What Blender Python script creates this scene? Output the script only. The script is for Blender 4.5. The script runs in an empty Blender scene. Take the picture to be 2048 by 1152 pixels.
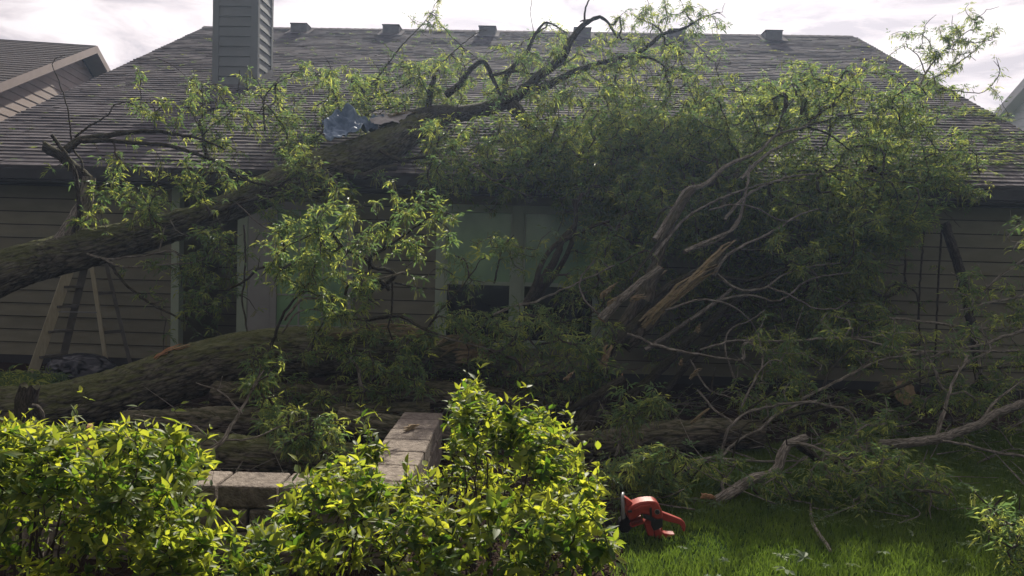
import bpy, bmesh, math
import numpy as np
from mathutils import Vector, Matrix

sc = bpy.context.scene
col = sc.collection
R_ = math.radians

# ------------------------------------------------------------------ camera
FPX = 1490.0
EYE = Vector((0.0, 0.0, 1.55))
cam_d = bpy.data.cameras.new("camera")
cam_d.sensor_width = 36.0
cam_d.lens = FPX / 2048.0 * 36.0
cam_d.clip_start = 0.05
cam_d.clip_end = 2000.0
cam = bpy.data.objects.new("camera", cam_d)
col.objects.link(cam)
CR = Matrix.Rotation(R_(90 - 1.96), 3, 'X') @ Matrix.Rotation(R_(1.5), 3, 'Z')
cam.matrix_world = Matrix.Translation(EYE) @ CR.to_4x4()
sc.camera = cam

# ------------------------------------------------------------------ sky, sun, exposure
SUN_EL, SUN_AZ = R_(37.0), R_(7.0)            # azimuth to the right of +Y
sun_dir = Vector((math.sin(SUN_AZ) * math.cos(SUN_EL), math.cos(SUN_AZ) * math.cos(SUN_EL), math.sin(SUN_EL)))
w = bpy.data.worlds.new("World"); sc.world = w; w.use_nodes = True
nt = w.node_tree; nt.nodes.clear()
def N(tree, t, **kw):
    n = tree.nodes.new(t)
    for k, v in kw.items():
        if k.startswith('i_'):
            n.inputs[k[2:].replace('_', ' ')].default_value = v
        else:
            setattr(n, k, v)
    return n
def L(tree, a, b): tree.links.new(a, b)
out = N(nt, 'ShaderNodeOutputWorld'); bg = N(nt, 'ShaderNodeBackground')
sky = N(nt, 'ShaderNodeTexSky', sky_type='NISHITA', sun_disc=False, sun_elevation=SUN_EL, sun_rotation=SUN_AZ,
        air_density=1.2, dust_density=1.5)
skys = N(nt, 'ShaderNodeVectorMath', operation='SCALE'); skys.inputs['Scale'].default_value = 0.055
L(nt, sky.outputs[0], skys.inputs[0])
tc = N(nt, 'ShaderNodeTexCoord')
dotn = N(nt, 'ShaderNodeVectorMath', operation='DOT_PRODUCT'); dotn.inputs[1].default_value = sun_dir
L(nt, tc.outputs['Generated'], dotn.inputs[0])
glow = N(nt, 'ShaderNodeMapRange', interpolation_type='SMOOTHSTEP')
glow.inputs['From Min'].default_value = 0.25; glow.inputs['From Max'].default_value = 1.0
glow.inputs['To Min'].default_value = 0.30; glow.inputs['To Max'].default_value = 0.92
L(nt, dotn.outputs['Value'], glow.inputs['Value'])
mp = N(nt, 'ShaderNodeMapping'); mp.inputs['Scale'].default_value = (1.0, 1.0, 3.2)
L(nt, tc.outputs['Generated'], mp.inputs[0])
cn = N(nt, 'ShaderNodeTexNoise'); cn.inputs['Scale'].default_value = 7.5; cn.inputs['Detail'].default_value = 9; cn.inputs['Roughness'].default_value = 0.6
cn.inputs['Distortion'].default_value = 0.5
L(nt, mp.outputs[0], cn.inputs['Vector'])
cr = N(nt, 'ShaderNodeValToRGB')
e = cr.color_ramp.elements
e[0].position = 0.40; e[0].color = (0.64, 0.575, 0.60, 1)
e[1].position = 0.60; e[1].color = (1.06, .965, .955, 1)
m_ = cr.color_ramp.elements.new(0.50); m_.color = (0.86, 0.765, 0.765, 1)
L(nt, cn.outputs['Fac'], cr.inputs[0])
cl = N(nt, 'ShaderNodeVectorMath', operation='SCALE')
L(nt, cr.outputs[0], cl.inputs[0]); L(nt, glow.outputs[0], cl.inputs['Scale'])
mx = N(nt, 'ShaderNodeMixRGB'); mx.inputs[0].default_value = 0.94
L(nt, skys.outputs[0], mx.inputs[1]); L(nt, cl.outputs[0], mx.inputs[2])
L(nt, mx.outputs[0], bg.inputs[0]); bg.inputs[1].default_value = 1.0
L(nt, bg.outputs[0], out.inputs[0])

sl = bpy.data.lights.new("sun", 'SUN'); sl.energy = 5.0; sl.angle = R_(0.6); sl.color = (1.0, 0.93, 0.80)
so = bpy.data.objects.new("sun", sl); col.objects.link(so)
so.rotation_euler = (-sun_dir).to_track_quat('-Z', 'Y').to_euler()
so.location = (4, 20, 20)
sc.view_settings.view_transform = 'Standard'; sc.view_settings.look = 'None'
sc.view_settings.exposure = 0.5; sc.view_settings.gamma = 1.0
sc.cycles.max_bounces = 8; sc.cycles.diffuse_bounces = 3; sc.cycles.transmission_bounces = 4
sc.cycles.transparent_max_bounces = 8

# ------------------------------------------------------------------ helpers
rng = np.random.default_rng(7)
CRn = np.array(CR)
def P(px, py, d):
    v = CRn @ np.array([(px - 1024) / FPX, -(py - 576) / FPX, -1.0])
    v = v * (d / v[1])
    return np.array([v[0], v[1], v[2] + EYE.z])
def Pv(px, py, d):
    c = np.stack([(px - 1024) / FPX, -(py - 576) / FPX, -np.ones_like(px)], 1) @ CRn.T
    c = c * (d / c[:, 1])[:, None]
    c[:, 2] += EYE.z
    return c
# house frame: turned 2.1 degrees about (0, 9.9)
HA = R_(-2.1)
def H(x, y, z):
    return (x * math.cos(HA) - y * math.sin(HA), 9.9 + x * math.sin(HA) + y * math.cos(HA), z)
def Hinv(p):
    X, Y = p[..., 0], p[..., 1] - 9.9
    return X * math.cos(HA) + Y * math.sin(HA), -X * math.sin(HA) + Y * math.cos(HA)
EZ, PIT, EY, RY = 2.63, 0.523, -0.5, 7.75
def roof_z(p):
    x, y = Hinv(p)
    return np.where(y > EY, EZ + PIT * (y - EY), -10.0)

def _h(i, j, k):
    n = (i * 374761393 + j * 668265263 + k * 2147483647 + 1013) & 0xffffffff
    n = ((n ^ (n >> 13)) * 1274126177) & 0xffffffff
    n = n ^ (n >> 16)
    return (n & 0xffff) / 65535.0
def vnoise(p):
    p = np.asarray(p, float); f = np.floor(p).astype(np.int64); t = p - f; t = t * t * (3 - 2 * t)
    r = 0
    for a in (0, 1):
        for b in (0, 1):
            for c in (0, 1):
                wgt = (t[..., 0] if a else 1 - t[..., 0]) * (t[..., 1] if b else 1 - t[..., 1]) * (t[..., 2] if c else 1 - t[..., 2])
                r = r + wgt * _h(f[..., 0] + a, f[..., 1] + b, f[..., 2] + c)
    return r
def fbm(p, o=4):
    p = np.asarray(p, float); r = 0; a = 0.5; s = 0
    for _ in range(o):
        r = r + a * vnoise(p); s += a; a *= .5; p = p * 2.03 + 11.3
    return r / s

class MB:
    def __init__(s): s.V = []; s.T = []; s.Q = []; s.tm = []; s.qm = []; s.U = []; s.A = []; s.n = 0
    def add(s, V, Q=None, T=None, mat=0, uv=None, var=None):
        V = np.asarray(V, float).reshape(-1, 3); k = len(V)
        s.V.append(V); s.U.append(np.zeros((k, 2)) if uv is None else np.asarray(uv, float))
        s.A.append(np.full(k, 0.5) if var is None else np.broadcast_to(np.asarray(var, float), (k,)))
        if Q is not None and len(Q):
            s.Q.append(np.asarray(Q).reshape(-1, 4) + s.n); s.qm.append(np.full(len(s.Q[-1]), mat))
        if T is not None and len(T):
            s.T.append(np.asarray(T).reshape(-1, 3) + s.n); s.tm.append(np.full(len(s.T[-1]), mat))
        s.n += k; return s
    def box(s, c, d, mat=0, rot=None, var=None):
        x, y, z = [v / 2 for v in d]
        V = np.array([(-x,-y,-z),(x,-y,-z),(x,y,-z),(-x,y,-z),(-x,-y,z),(x,-y,z),(x,y,z),(-x,y,z)])
        if rot is not None: V = V @ np.array(rot).T
        Q = [(0,3,2,1),(4,5,6,7),(0,1,5,4),(1,2,6,5),(2,3,7,6),(3,0,4,7)]
        return s.add(V + np.array(c), Q, mat=mat, var=var)
    def hbox(s, x0, x1, y0, y1, z0, z1, mat=0, var=None):     # box in the house frame
        V = [H(x, y, z) for z in (z0, z1) for x, y in ((x0, y0), (x1, y0), (x1, y1), (x0, y1))]
        Q = [(0,3,2,1),(4,5,6,7),(0,1,5,4),(1,2,6,5),(2,3,7,6),(3,0,4,7)]
        return s.add(V, Q, mat=mat, var=var)
    def build(s, name, mats, parent=None, smooth=False, bevel=0.0, kind=None):
        V = np.concatenate(s.V); T = np.concatenate(s.T) if s.T else np.zeros((0, 3), int)
        Q = np.concatenate(s.Q) if s.Q else np.zeros((0, 4), int)
        me = bpy.data.meshes.new(name)
        me.vertices.add(len(V)); me.vertices.foreach_set('co', V.astype(np.float32).ravel())
        loops = np.concatenate([Q.ravel(), T.ravel()]).astype(np.int32)
        me.loops.add(len(loops)); me.loops.foreach_set('vertex_index', loops)
        npoly = len(Q) + len(T)
        me.polygons.add(npoly)
        st = np.concatenate([np.arange(len(Q)) * 4, len(Q) * 4 + np.arange(len(T)) * 3]).astype(np.int32)
        me.polygons.foreach_set('loop_start', st)
        mi = np.concatenate((s.qm if s.qm else []) + (s.tm if s.tm else [])).astype(np.int32)
        me.polygons.foreach_set('material_index', mi)
        me.polygons.foreach_set('use_smooth', np.full(npoly, bool(smooth)))
        uvl = me.uv_layers.new(name='UVMap')
        U = np.concatenate(s.U)[loops].astype(np.float32)
        uvl.data.foreach_set('uv', U.ravel())
        at = me.attributes.new('var', 'FLOAT', 'POINT'); at.data.foreach_set('value', np.concatenate(s.A).astype(np.float32))
        me.update(calc_edges=True); me.validate()
        for m in (mats if isinstance(mats, (list, tuple)) else [mats]): me.materials.append(m)
        o = bpy.data.objects.new(name, me); col.objects.link(o)
        if parent is not None:
            o.parent = parent
            o.matrix_parent_inverse = parent.matrix_basis.inverted()
        if bevel:
            b = o.modifiers.new('bevel', 'BEVEL'); b.width = bevel; b.segments = 2; b.limit_method = 'ANGLE'
        if kind: o['kind'] = kind
        return o

def tag(o, label, cat, group=None):
    o['label'] = label; o['category'] = cat
    if group: o['group'] = group
    return o
def thing(name, label, cat, loc=(0, 0, 0), group=None):
    o = bpy.data.objects.new(name, None); o.empty_display_size = 0.2; col.objects.link(o)
    o.location = tuple(float(v) for v in loc)
    bpy_m = Matrix.Translation(o.location); o.matrix_basis = bpy_m
    return tag(o, label, cat, group)

def smooth_path(pts, rad, step):
    pts = np.asarray(pts, float); rad = np.asarray(rad, float)
    if len(pts) == 2: pts = np.array([pts[0], (pts[0] + pts[1]) / 2, pts[1]]); rad = np.array([rad[0], rad.mean(), rad[1]])
    E = np.vstack([2 * pts[0] - pts[1], pts, 2 * pts[-1] - pts[-2]])
    out, ro = [], []
    for i in range(len(pts) - 1):
        p0, p1, p2, p3 = E[i:i + 4]
        n = max(1, int(np.ceil(np.linalg.norm(p2 - p1) / step)))
        t = np.arange(n)[:, None] / n
        out.append(0.5 * ((2 * p1) + (-p0 + p2) * t + (2 * p0 - 5 * p1 + 4 * p2 - p3) * t ** 2 + (-p0 + 3 * p1 - 3 * p2 + p3) * t ** 3))
        ro.append(rad[i] + (rad[i + 1] - rad[i]) * t[:, 0])
    out.append(pts[-1:]); ro.append(rad[-1:])
    return np.concatenate(out), np.concatenate(ro)

def tube(mb, pts, rad, sides=8, mat=0, rough=0.0, capmat=None, var=None, jag=0.0, seed=0):
    pts = np.asarray(pts, float); rad = np.asarray(rad, float); n = len(pts)
    tg = np.gradient(pts, axis=0); tg /= np.linalg.norm(tg, axis=1)[:, None] + 1e-9
    ref = np.array([0, 0, 1.0]) if abs(tg[0][2]) < .9 else np.array([1.0, 0, 0])
    u = np.cross(tg[0], ref); u /= np.linalg.norm(u)
    Us = []
    for i in range(n):
        u = u - tg[i] * u.dot(tg[i]); u /= np.linalg.norm(u) + 1e-9; Us.append(u)
    Us = np.array(Us); Vs = np.cross(tg, Us)
    th = np.linspace(0, 2 * np.pi, sides + 1)
    ct, st = np.cos(th), np.sin(th)
    seg = np.concatenate([[0], np.cumsum(np.linalg.norm(np.diff(pts, axis=0), axis=1))])
    RR = np.repeat(rad[:, None], sides + 1, 1)
    if rough > 0:
        q = np.stack([np.broadcast_to(ct, RR.shape) * RR, np.broadcast_to(st, RR.shape) * RR, np.broadcast_to(seg[:, None], RR.shape)], -1) + seed * 3.7
        big = fbm(q * np.array([3, 3, 1.6]), 3) - .5
        fine = 1 - np.abs(2 * fbm(q * np.array([24, 24, 6.0]) + 3 * fbm(q * 9, 2)[..., None], 2) - 1) * 3.2
        fine = np.clip(fine, -.6, 1); knot = np.clip(fbm(q * np.array([5, 5, 4.0]) + 40, 2) - .62, 0, 1) * 9
        RR = RR + rough * (big * 2.2 + fine * 1.15 + knot)
    V = pts[:, None] + RR[..., None] * (ct[None, :, None] * Us[:, None] + st[None, :, None] * Vs[:, None])
    if jag > 0:
        j = (np.random.default_rng(seed + 5).random(sides + 1)); j[-1] = j[0]
        V[-1] += tg[-1] * (j[:, None]) * jag; V[-2] += tg[-1] * (j[:, None]) * jag * .3
    uv = np.stack([np.broadcast_to(th / (2 * np.pi), RR.shape) * (2 * np.pi * rad.mean()), np.broadcast_to(seg[:, None], RR.shape)], -1)
    s1 = sides + 1
    a = (np.arange(n - 1)[:, None] * s1 + np.arange(sides)[None]).ravel()
    Q = np.stack([a, a + 1, a + s1 + 1, a + s1], 1)
    mb.add(V.reshape(-1, 3), Q, mat=mat, uv=uv.reshape(-1, 2), var=var)
    for e, sgn in ((0, -1), (n - 1, 1)):
        if rad[e] < 0.004: continue
        ring = V[e]; c = ring[:-1].mean(0) - (tg[e] * jag * .5 * sgn if jag else 0)
        k = np.arange(sides)
        T = np.stack([np.full(sides, s1), k, k + 1], 1) if sgn > 0 else np.stack([np.full(sides, s1), k + 1, k], 1)
        mb.add(np.vstack([ring, c[None]]), T=T, mat=(capmat if capmat is not None else mat), var=var)

# ------------------------------------------------------------------ materials
def newmat(name):
    m = bpy.data.materials.new(name); m.use_nodes = True; t = m.node_tree; t.nodes.clear()
    o = N(t, 'ShaderNodeOutputMaterial'); return m, t, o
def ramp(t, stops):
    r = N(t, 'ShaderNodeValToRGB'); els = r.color_ramp.elements
    while len(els) < len(stops): els.new(0.5)
    for el, (p_, c) in zip(els, stops): el.position = p_; el.color = (*c, 1)
    return r
def simple(name, c1, c2, scale=6, rough=0.75, bump=0.3, bscale=None, spec=0.3, stretch=(1, 1, 1), detail=6, bdist=0.01, var=None):
    m, t, o = newmat(name)
    tcn = N(t, 'ShaderNodeTexCoord'); mpn = N(t, 'ShaderNodeMapping'); mpn.inputs['Scale'].default_value = stretch
    L(t, tcn.outputs['Object'], mpn.inputs[0])
    n = N(t, 'ShaderNodeTexNoise'); n.inputs['Scale'].default_value = scale; n.inputs['Detail'].default_value = detail
    L(t, mpn.outputs[0], n.inputs['Vector'])
    r = ramp(t, [(0.3, c1), (0.7, c2)]); L(t, n.outputs['Fac'], r.inputs[0])
    b = N(t, 'ShaderNodeBsdfPrincipled'); b.inputs['Roughness'].default_value = rough
    b.inputs['Specular IOR Level'].default_value = spec
    colo = r.outputs[0]
    if var:
        a = N(t, 'ShaderNodeAttribute', attribute_name='var')
        mr = N(t, 'ShaderNodeMapRange'); mr.inputs['To Min'].default_value = var[0]; mr.inputs['To Max'].default_value = var[1]
        L(t, a.outputs['Fac'], mr.inputs[0])
        vm = N(t, 'ShaderNodeVectorMath', operation='SCALE'); L(t, colo, vm.inputs[0]); L(t, mr.outputs[0], vm.inputs['Scale']); colo = vm.outputs[0]
    L(t, colo, b.inputs['Base Color'])
    if bump:
        n2 = N(t, 'ShaderNodeTexNoise'); n2.inputs['Scale'].default_value = bscale or scale * 6; n2.inputs['Detail'].default_value = 5
        L(t, mpn.outputs[0], n2.inputs['Vector'])
        bp = N(t, 'ShaderNodeBump'); bp.inputs['Strength'].default_value = bump; bp.inputs['Distance'].default_value = bdist
        L(t, n2.outputs['Fac'], bp.inputs['Height']); L(t, bp.outputs[0], b.inputs['Normal'])
    L(t, b.outputs[0], o.inputs[0]); return m
def bark(name, c1, c2, moss=0.0, across=26, along=6, lichen=0.0):
    m, t, o = newmat(name)
    uv = N(t, 'ShaderNodeUVMap'); mpn = N(t, 'ShaderNodeMapping'); mpn.inputs['Scale'].default_value = (across, along, 1)
    L(t, uv.outputs[0], mpn.inputs[0])
    n = N(t, 'ShaderNodeTexNoise'); n.inputs['Scale'].default_value = 1.0; n.inputs['Detail'].default_value = 8; n.inputs['Roughness'].default_value = .65; n.inputs['Distortion'].default_value = .6
    L(t, mpn.outputs[0], n.inputs['Vector'])
    vo = N(t, 'ShaderNodeTexVoronoi', feature='DISTANCE_TO_EDGE'); vo.inputs['Scale'].default_value = 1.35
    wv = N(t, 'ShaderNodeVectorMath', operation='ADD'); L(t, mpn.outputs[0], wv.inputs[0]); L(t, n.outputs['Color'], wv.inputs[1]); L(t, wv.outputs[0], vo.inputs['Vector'])
    vm_ = N(t, 'ShaderNodeMapRange'); vm_.inputs['From Max'].default_value = .22; vm_.inputs['To Min'].default_value = -.13; vm_.inputs['To Max'].default_value = .06; L(t, vo.outputs['Distance'], vm_.inputs[0])
    ad0 = N(t, 'ShaderNodeMath', operation='ADD'); L(t, n.outputs['Fac'], ad0.inputs[0]); L(t, vm_.outputs[0], ad0.inputs[1])
    r = ramp(t, [(0.34, c1), (0.66, c2)]); L(t, ad0.outputs[0], r.inputs[0])
    b = N(t, 'ShaderNodeBsdfPrincipled'); b.inputs['Roughness'].default_value = 0.9; b.inputs['Specular IOR Level'].default_value = 0.15
    colo = r.outputs[0]
    if moss or lichen:
        g = N(t, 'ShaderNodeNewGeometry'); sp = N(t, 'ShaderNodeSeparateXYZ'); L(t, g.outputs['Normal'], sp.inputs[0])
        tcn = N(t, 'ShaderNodeTexCoord'); n3 = N(t, 'ShaderNodeTexNoise'); n3.inputs['Scale'].default_value = 5; n3.inputs['Detail'].default_value = 8
        L(t, tcn.outputs['Object'], n3.inputs['Vector'])
        ad = N(t, 'ShaderNodeMath', operation='MULTIPLY_ADD'); ad.inputs[1].default_value = 0.45
        L(t, sp.outputs['Z'], ad.inputs[0]); L(t, n3.outputs['Fac'], ad.inputs[2])
        mr = N(t, 'ShaderNodeMapRange'); mr.inputs['From Min'].default_value = 0.48; mr.inputs['From Max'].default_value = 0.85; mr.inputs['To Max'].default_value = moss
        L(t, ad.outputs[0], mr.inputs[0])
        mxn = N(t, 'ShaderNodeMixRGB'); L(t, mr.outputs[0], mxn.inputs[0]); L(t, colo, mxn.inputs[1]); mxn.inputs[2].default_value = (0.11, 0.125, 0.035, 1)
        colo = mxn.outputs[0]
    L(t, colo, b.inputs['Base Color'])
    bp = N(t, 'ShaderNodeBump'); bp.inputs['Strength'].default_value = 1.0; bp.inputs['Distance'].default_value = 0.03
    L(t, ad0.outputs[0], bp.inputs['Height']); L(t, bp.outputs[0], b.inputs['Normal'])
    L(t, b.outputs[0], o.inputs[0]); return m
def leafmat(name, dark, light, tdark, tlight, tf=0.5, spec=0.35, rough=.45, knee=0.0):
    m, t, o = newmat(name)
    a = N(t, 'ShaderNodeAttribute', attribute_name='var')
    r1 = ramp(t, [(knee, dark), (1.0, light)]); r2 = ramp(t, [(knee, tdark), (1.0, tlight)])
    L(t, a.outputs['Fac'], r1.inputs[0]); L(t, a.outputs['Fac'], r2.inputs[0])
    b = N(t, 'ShaderNodeBsdfPrincipled'); b.inputs['Roughness'].default_value = rough; b.inputs['Specular IOR Level'].default_value = spec
    L(t, r1.outputs[0], b.inputs['Base Color'])
    tr = N(t, 'ShaderNodeBsdfTranslucent'); L(t, r2.outputs[0], tr.inputs[0])
    ms = N(t, 'ShaderNodeMixShader'); ms.inputs[0].default_value = tf
    L(t, b.outputs[0], ms.inputs[1]); L(t, tr.outputs[0], ms.inputs[2]); L(t, ms.outputs[0], o.inputs[0]); return m

M = {}
M['siding'] = simple('siding_paint', (0.155, 0.148, 0.10), (0.20, 0.19, 0.13), 3, .7, .15, 40, stretch=(1, 1, 3), var=(.88, 1.1))
M['trim'] = simple('trim_paint', (0.30, 0.36, 0.265), (0.36, 0.42, 0.31), 4, .6, .1, 50)
M['lap_shadow'] = simple('lap_shadow_paint', (0.018, 0.017, 0.014), (0.03, 0.028, 0.024), 9, .9, 0)
M['fascia'] = simple('fascia_paint', (0.025, 0.025, 0.025), (0.038, 0.037, 0.035), 4, .6, .1, 50)
M['chimney'] = simple('chimney_paint', (0.175, 0.19, 0.195), (0.205, 0.22, 0.225), 2, .6, .1, 60)
M['shingle'] = simple('asphalt_shingle', (0.085, 0.077, 0.085), (0.18, 0.163, 0.172), 3.5, .95, .5, 160, spec=.1, var=(.78, 1.16))
M['shingle2'] = simple('neighbour_shingle', (0.07, 0.06, 0.06), (0.10, 0.085, 0.085), 9, .95, .6, 160, spec=.15, var=(.75, 1.2))
M['metal'] = simple('vent_metal', (0.12, 0.12, 0.125), (0.17, 0.165, 0.17), 12, .5, .1)
M['pane_up'] = simple('upper_pane', (0.17, 0.29, 0.17), (0.26, 0.42, 0.22), 2.2, .12, 0, spec=.5, detail=3)  # reflected green of the yard is put into the pane colour
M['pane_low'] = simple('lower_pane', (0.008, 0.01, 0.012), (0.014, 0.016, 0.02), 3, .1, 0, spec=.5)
M['door'] = simple('door_paint', (0.28, 0.28, 0.26), (0.34, 0.34, 0.32), 3, .5, .08)
M['brown_siding'] = simple('brown_siding', (0.24, 0.18, 0.16), (0.29, 0.225, 0.20), 3, .7, .15, 40, var=(.9, 1.08))
M['brown_trim'] = simple('brown_trim', (0.20, 0.155, 0.145), (0.24, 0.185, 0.17), 3, .7, .1)
M['white_siding'] = simple('white_siding', (0.74, 0.75, 0.77), (0.82, 0.83, 0.85), 3, .7, .1, 40, var=(.92, 1.05))
M['white_trim'] = simple('white_trim', (0.66, 0.65, 0.66), (0.72, 0.71, 0.72), 3, .7, .1)
M['block'] = simple('concrete_block', (0.15, 0.125, 0.105), (0.32, 0.275, 0.235), 28, .95, 1.0, 90, spec=.1, var=(.8, 1.15), bdist=.012)
M['bark'] = bark('mossy_bark', (0.035, 0.032, 0.025), (0.22, 0.20, 0.155), moss=.7)
M['bark2'] = bark('rough_bark', (0.03, 0.025, 0.02), (0.20, 0.17, 0.135), moss=.3)
M['limb'] = bark('limb_bark', (0.025, 0.02, 0.018), (0.10, 0.082, 0.07), moss=.25, across=50, along=14)
M['palelimb'] = bark('pale_limb_bark', (0.13, 0.113, 0.095), (0.46, 0.41, 0.35), moss=.15, across=50, along=10)
M['twig'] = bark('twig_bark', (0.06, 0.048, 0.042), (0.14, 0.115, 0.10), across=60, along=20)
M['wood'] = simple('torn_wood', (0.13, 0.10, 0.05), (0.34, 0.265, 0.14), 12, .7, .8, 60, stretch=(1, 3, 3))
M['orangewood'] = simple('orange_wood', (0.36, 0.18, 0.08), (0.52, 0.30, 0.16), 14, .7, .8, 60)
M['cut'] = simple('sawn_wood', (0.16, 0.115, 0.065), (0.34, 0.25, 0.14), 20, .8, .4, 80)
M['ash'] = leafmat('fallen_tree_leaf', (0.11, 0.175, 0.085), (0.28, 0.33, 0.12), (0.16, 0.27, 0.08), (0.84, 0.88, 0.14), .5, .3, .5, knee=.4)
M['catkin'] = leafmat('catkin', (0.16, 0.17, 0.07), (0.24, 0.25, 0.10), (0.2, 0.22, 0.06), (0.3, 0.32, 0.08), .3, .1, .8)
M['shrub'] = leafmat('shrub_leaf', (0.05, 0.10, 0.025), (0.24, 0.28, 0.07), (0.13, 0.25, 0.02), (0.76, 0.78, 0.06), .55, .3, .5)
M['shrubstem'] = simple('shrub_stem', (0.03, 0.02, 0.018), (0.07, 0.05, 0.04), 20, .8, .3)
M['grass'] = leafmat('grass_blade', (0.05, 0.095, 0.018), (0.13, 0.19, 0.04), (0.09, 0.17, 0.015), (0.22, 0.32, 0.04), .4, .25, .6)
M['lawn'] = simple('lawn_soil', (0.012, 0.03, 0.006), (0.03, 0.06, 0.012), 7, 1, .8, 120, spec=.05)
M['mulch'] = simple('bark_mulch', (0.018, 0.012, 0.010), (0.065, 0.042, 0.032), 45, 1, 1.0, 90, spec=.05, bdist=.03)
M['red'] = simple('red_plastic', (0.27, 0.03, 0.02), (0.37, 0.05, 0.033), 14, .5, .12, spec=.3)
M['blackp'] = simple('black_plastic', (0.012, 0.012, 0.013), (0.025, 0.025, 0.026), 12, .45, .1)
M['soot'] = simple('sooty_metal', (0.010, 0.010, 0.011), (0.02, 0.02, 0.02), 12, .95, .3, spec=.05)
M['greyp'] = simple('grey_metal', (0.14, 0.14, 0.14), (0.24, 0.24, 0.24), 12, .35, .1, spec=.6)
M['tarp'] = simple('tarpaulin', (0.10, 0.15, 0.23), (0.20, 0.27, 0.37), 6, .6, .3, 25, spec=.25)
M['palesheet'] = simple('pale_sheet', (0.30, 0.28, 0.28), (0.42, 0.39, 0.38), 6, .6, .3, 25)
M['bag'] = simple('black_bag', (0.012, 0.013, 0.02), (0.022, 0.024, 0.035), 6, .3, .4, 18, spec=.6)
M['ladderwood'] = simple('ladder_wood', (0.34, 0.31, 0.21), (0.44, 0.40, 0.28), 9, .7, .2, stretch=(6, 6, 1))
M['ladderdark'] = simple('ladder_dark', (0.10, 0.095, 0.08), (0.15, 0.14, 0.12), 9, .7, .2)
M['pale_leaf'] = leafmat('pale_leaf', (0.09, 0.14, 0.07), (0.19, 0.24, 0.15), (0.15, 0.25, 0.05), (0.3, 0.4, 0.1), .3, .3)

# ------------------------------------------------------------------ ground
g = MB(); g.add([(-75, -50, 0), (75, -50, 0), (75, 90, 0), (-75, 90, 0)], [(0, 1, 2, 3)]).build('ground', M['lawn'], kind='structure')
edge = [(-14, 0.6), (0.15, 0.8), (0.32, 2.2), (0.50, 3.1), (0.62, 3.7), (0.66, 4.3), (0.9, 5.2), (1.6, 6.0), (3.0, 6.9), (5.2, 7.5), (9, 8.0), (12, 9.4), (-14, 10.6)]
bm = bmesh.new(); vs = [bm.verts.new((x, y, 0.004)) for x, y in edge]; bm.faces.new(vs)
me = bpy.data.meshes.new('mulch_bed'); bm.to_mesh(me); bm.free(); me.materials.append(M['mulch'])
mo = bpy.data.objects.new('mulch_bed', me); col.objects.link(mo); mo['kind'] = 'structure'
ex = np.array(edge[1:12])
def in_bed(x, y):
    bx = np.interp(y, ex[:, 1], ex[:, 0]); return x < bx

# ------------------------------------------------------------------ house
house = thing('house', 'olive sided single storey house with a broad grey shingle roof behind the fallen tree', 'house', H(0, 0, 0))
def siding(mb, x0, x1, y, z0, z1, ex_=0.178, seed=0):
    z = z0; r = np.random.default_rng(seed); k = 0
    while z < z1 - .01:
        zt = min(z + ex_, z1)
        v = r.random()
        V = [H(x0, y - .026, z), H(x1, y - .026, z), H(x1, y - .001, zt), H(x0, y - .001, zt), H(x0, y, z), H(x1, y, z)]
        mb.add(V, [(0, 1, 2, 3), (4, 5, 1, 0)], var=v)
        if k: mb.add([H(x0, y - .0045, z - .011), H(x1, y - .0045, z - .011), H(x1, y - .0045, z), H(x0, y - .0045, z)], [(0, 1, 2, 3)], mat=1)  # dark painted strip stands in for the shadow line under each lap
        # board butt joints
        for jx in np.arange(x0 + r.uniform(.3, 2.5), x1, 3.66):
            mb.add([H(jx, y - .028, z), H(jx + .004, y - .028, z), H(jx + .004, y - .003, zt), H(jx, y - .003, zt)], [(0, 1, 2, 3)], var=0)
        z = zt; k += 1
for secs in ([(-7.6, -4.60, 0, .12, 2.42)], [(-2.12, -1.02, 0, .12, 2.42)], [(1.22, 7.28, 0, .12, 2.42)], [(-1.02, 1.22, 0, 2.30, 2.42)], [(-1.02, 1.22, 0, .12, .42)], [(-4.55, -3.66, 1.3, .12, 2.42)]):
    sd = MB()
    for q_ in secs: siding(sd, *q_, seed=int(abs(q_[0]) * 10))
    sd.build('wall', [M['siding'], M['lap_shadow']], house)
core = MB()
core.hbox(-7.6, -4.53, .003, 15.2, 0, 2.44); core.hbox(-3.68, 7.28, .003, 15.2, 0, 2.44); core.hbox(-4.53, -3.68, 1.303, 15.2, 0, 2.44)
core.build('wall_core', M['siding'], house)
fd = MB(); fd.hbox(-7.6, -4.5, -.02, .003, 0, .118); fd.hbox(-3.68, 7.28, -.02, .003, 0, .118); fd.build('foundation', M['fascia'], house)
for (a, b) in ((-4.60, -4.49), (-3.70, -3.56), (7.285, 7.40)):
    q = MB(); q.hbox(a, b, -.035, .10, .05, 2.43); q.build('corner_board', M['trim'], house, bevel=.004)
# glazed patio door beside the recess
dr = MB(); dr.hbox(-3.555, -3.25, -.03, .002, .05, 2.43); dr.build('door_panel', M['door'], house, bevel=.004)
d0 = MB()
for a, b, z0, z1 in ((-3.245, -3.16, .1, 2.28), (-2.22, -2.125, .1, 2.28), (-3.16, -2.22, 2.18, 2.28), (-3.16, -2.22, .1, .22)):
    d0.hbox(a, b, -.045, .002, z0, z1)
for xx in (-2.86, -2.54): d0.hbox(xx - .012, xx + .012, -.02, .0, .22, 2.18)
for zz in (.62, 1.04, 1.44, 1.82): d0.hbox(-3.16, -2.22, -.018, .0, zz - .012, zz + .012)
door = d0.build('patio_door', M['door'], house, bevel=.003)
q = MB(); q.hbox(-3.16, -2.22, -.010, .0, .22, 2.18); q.build('pane', M['pane_up'], door)
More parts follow.
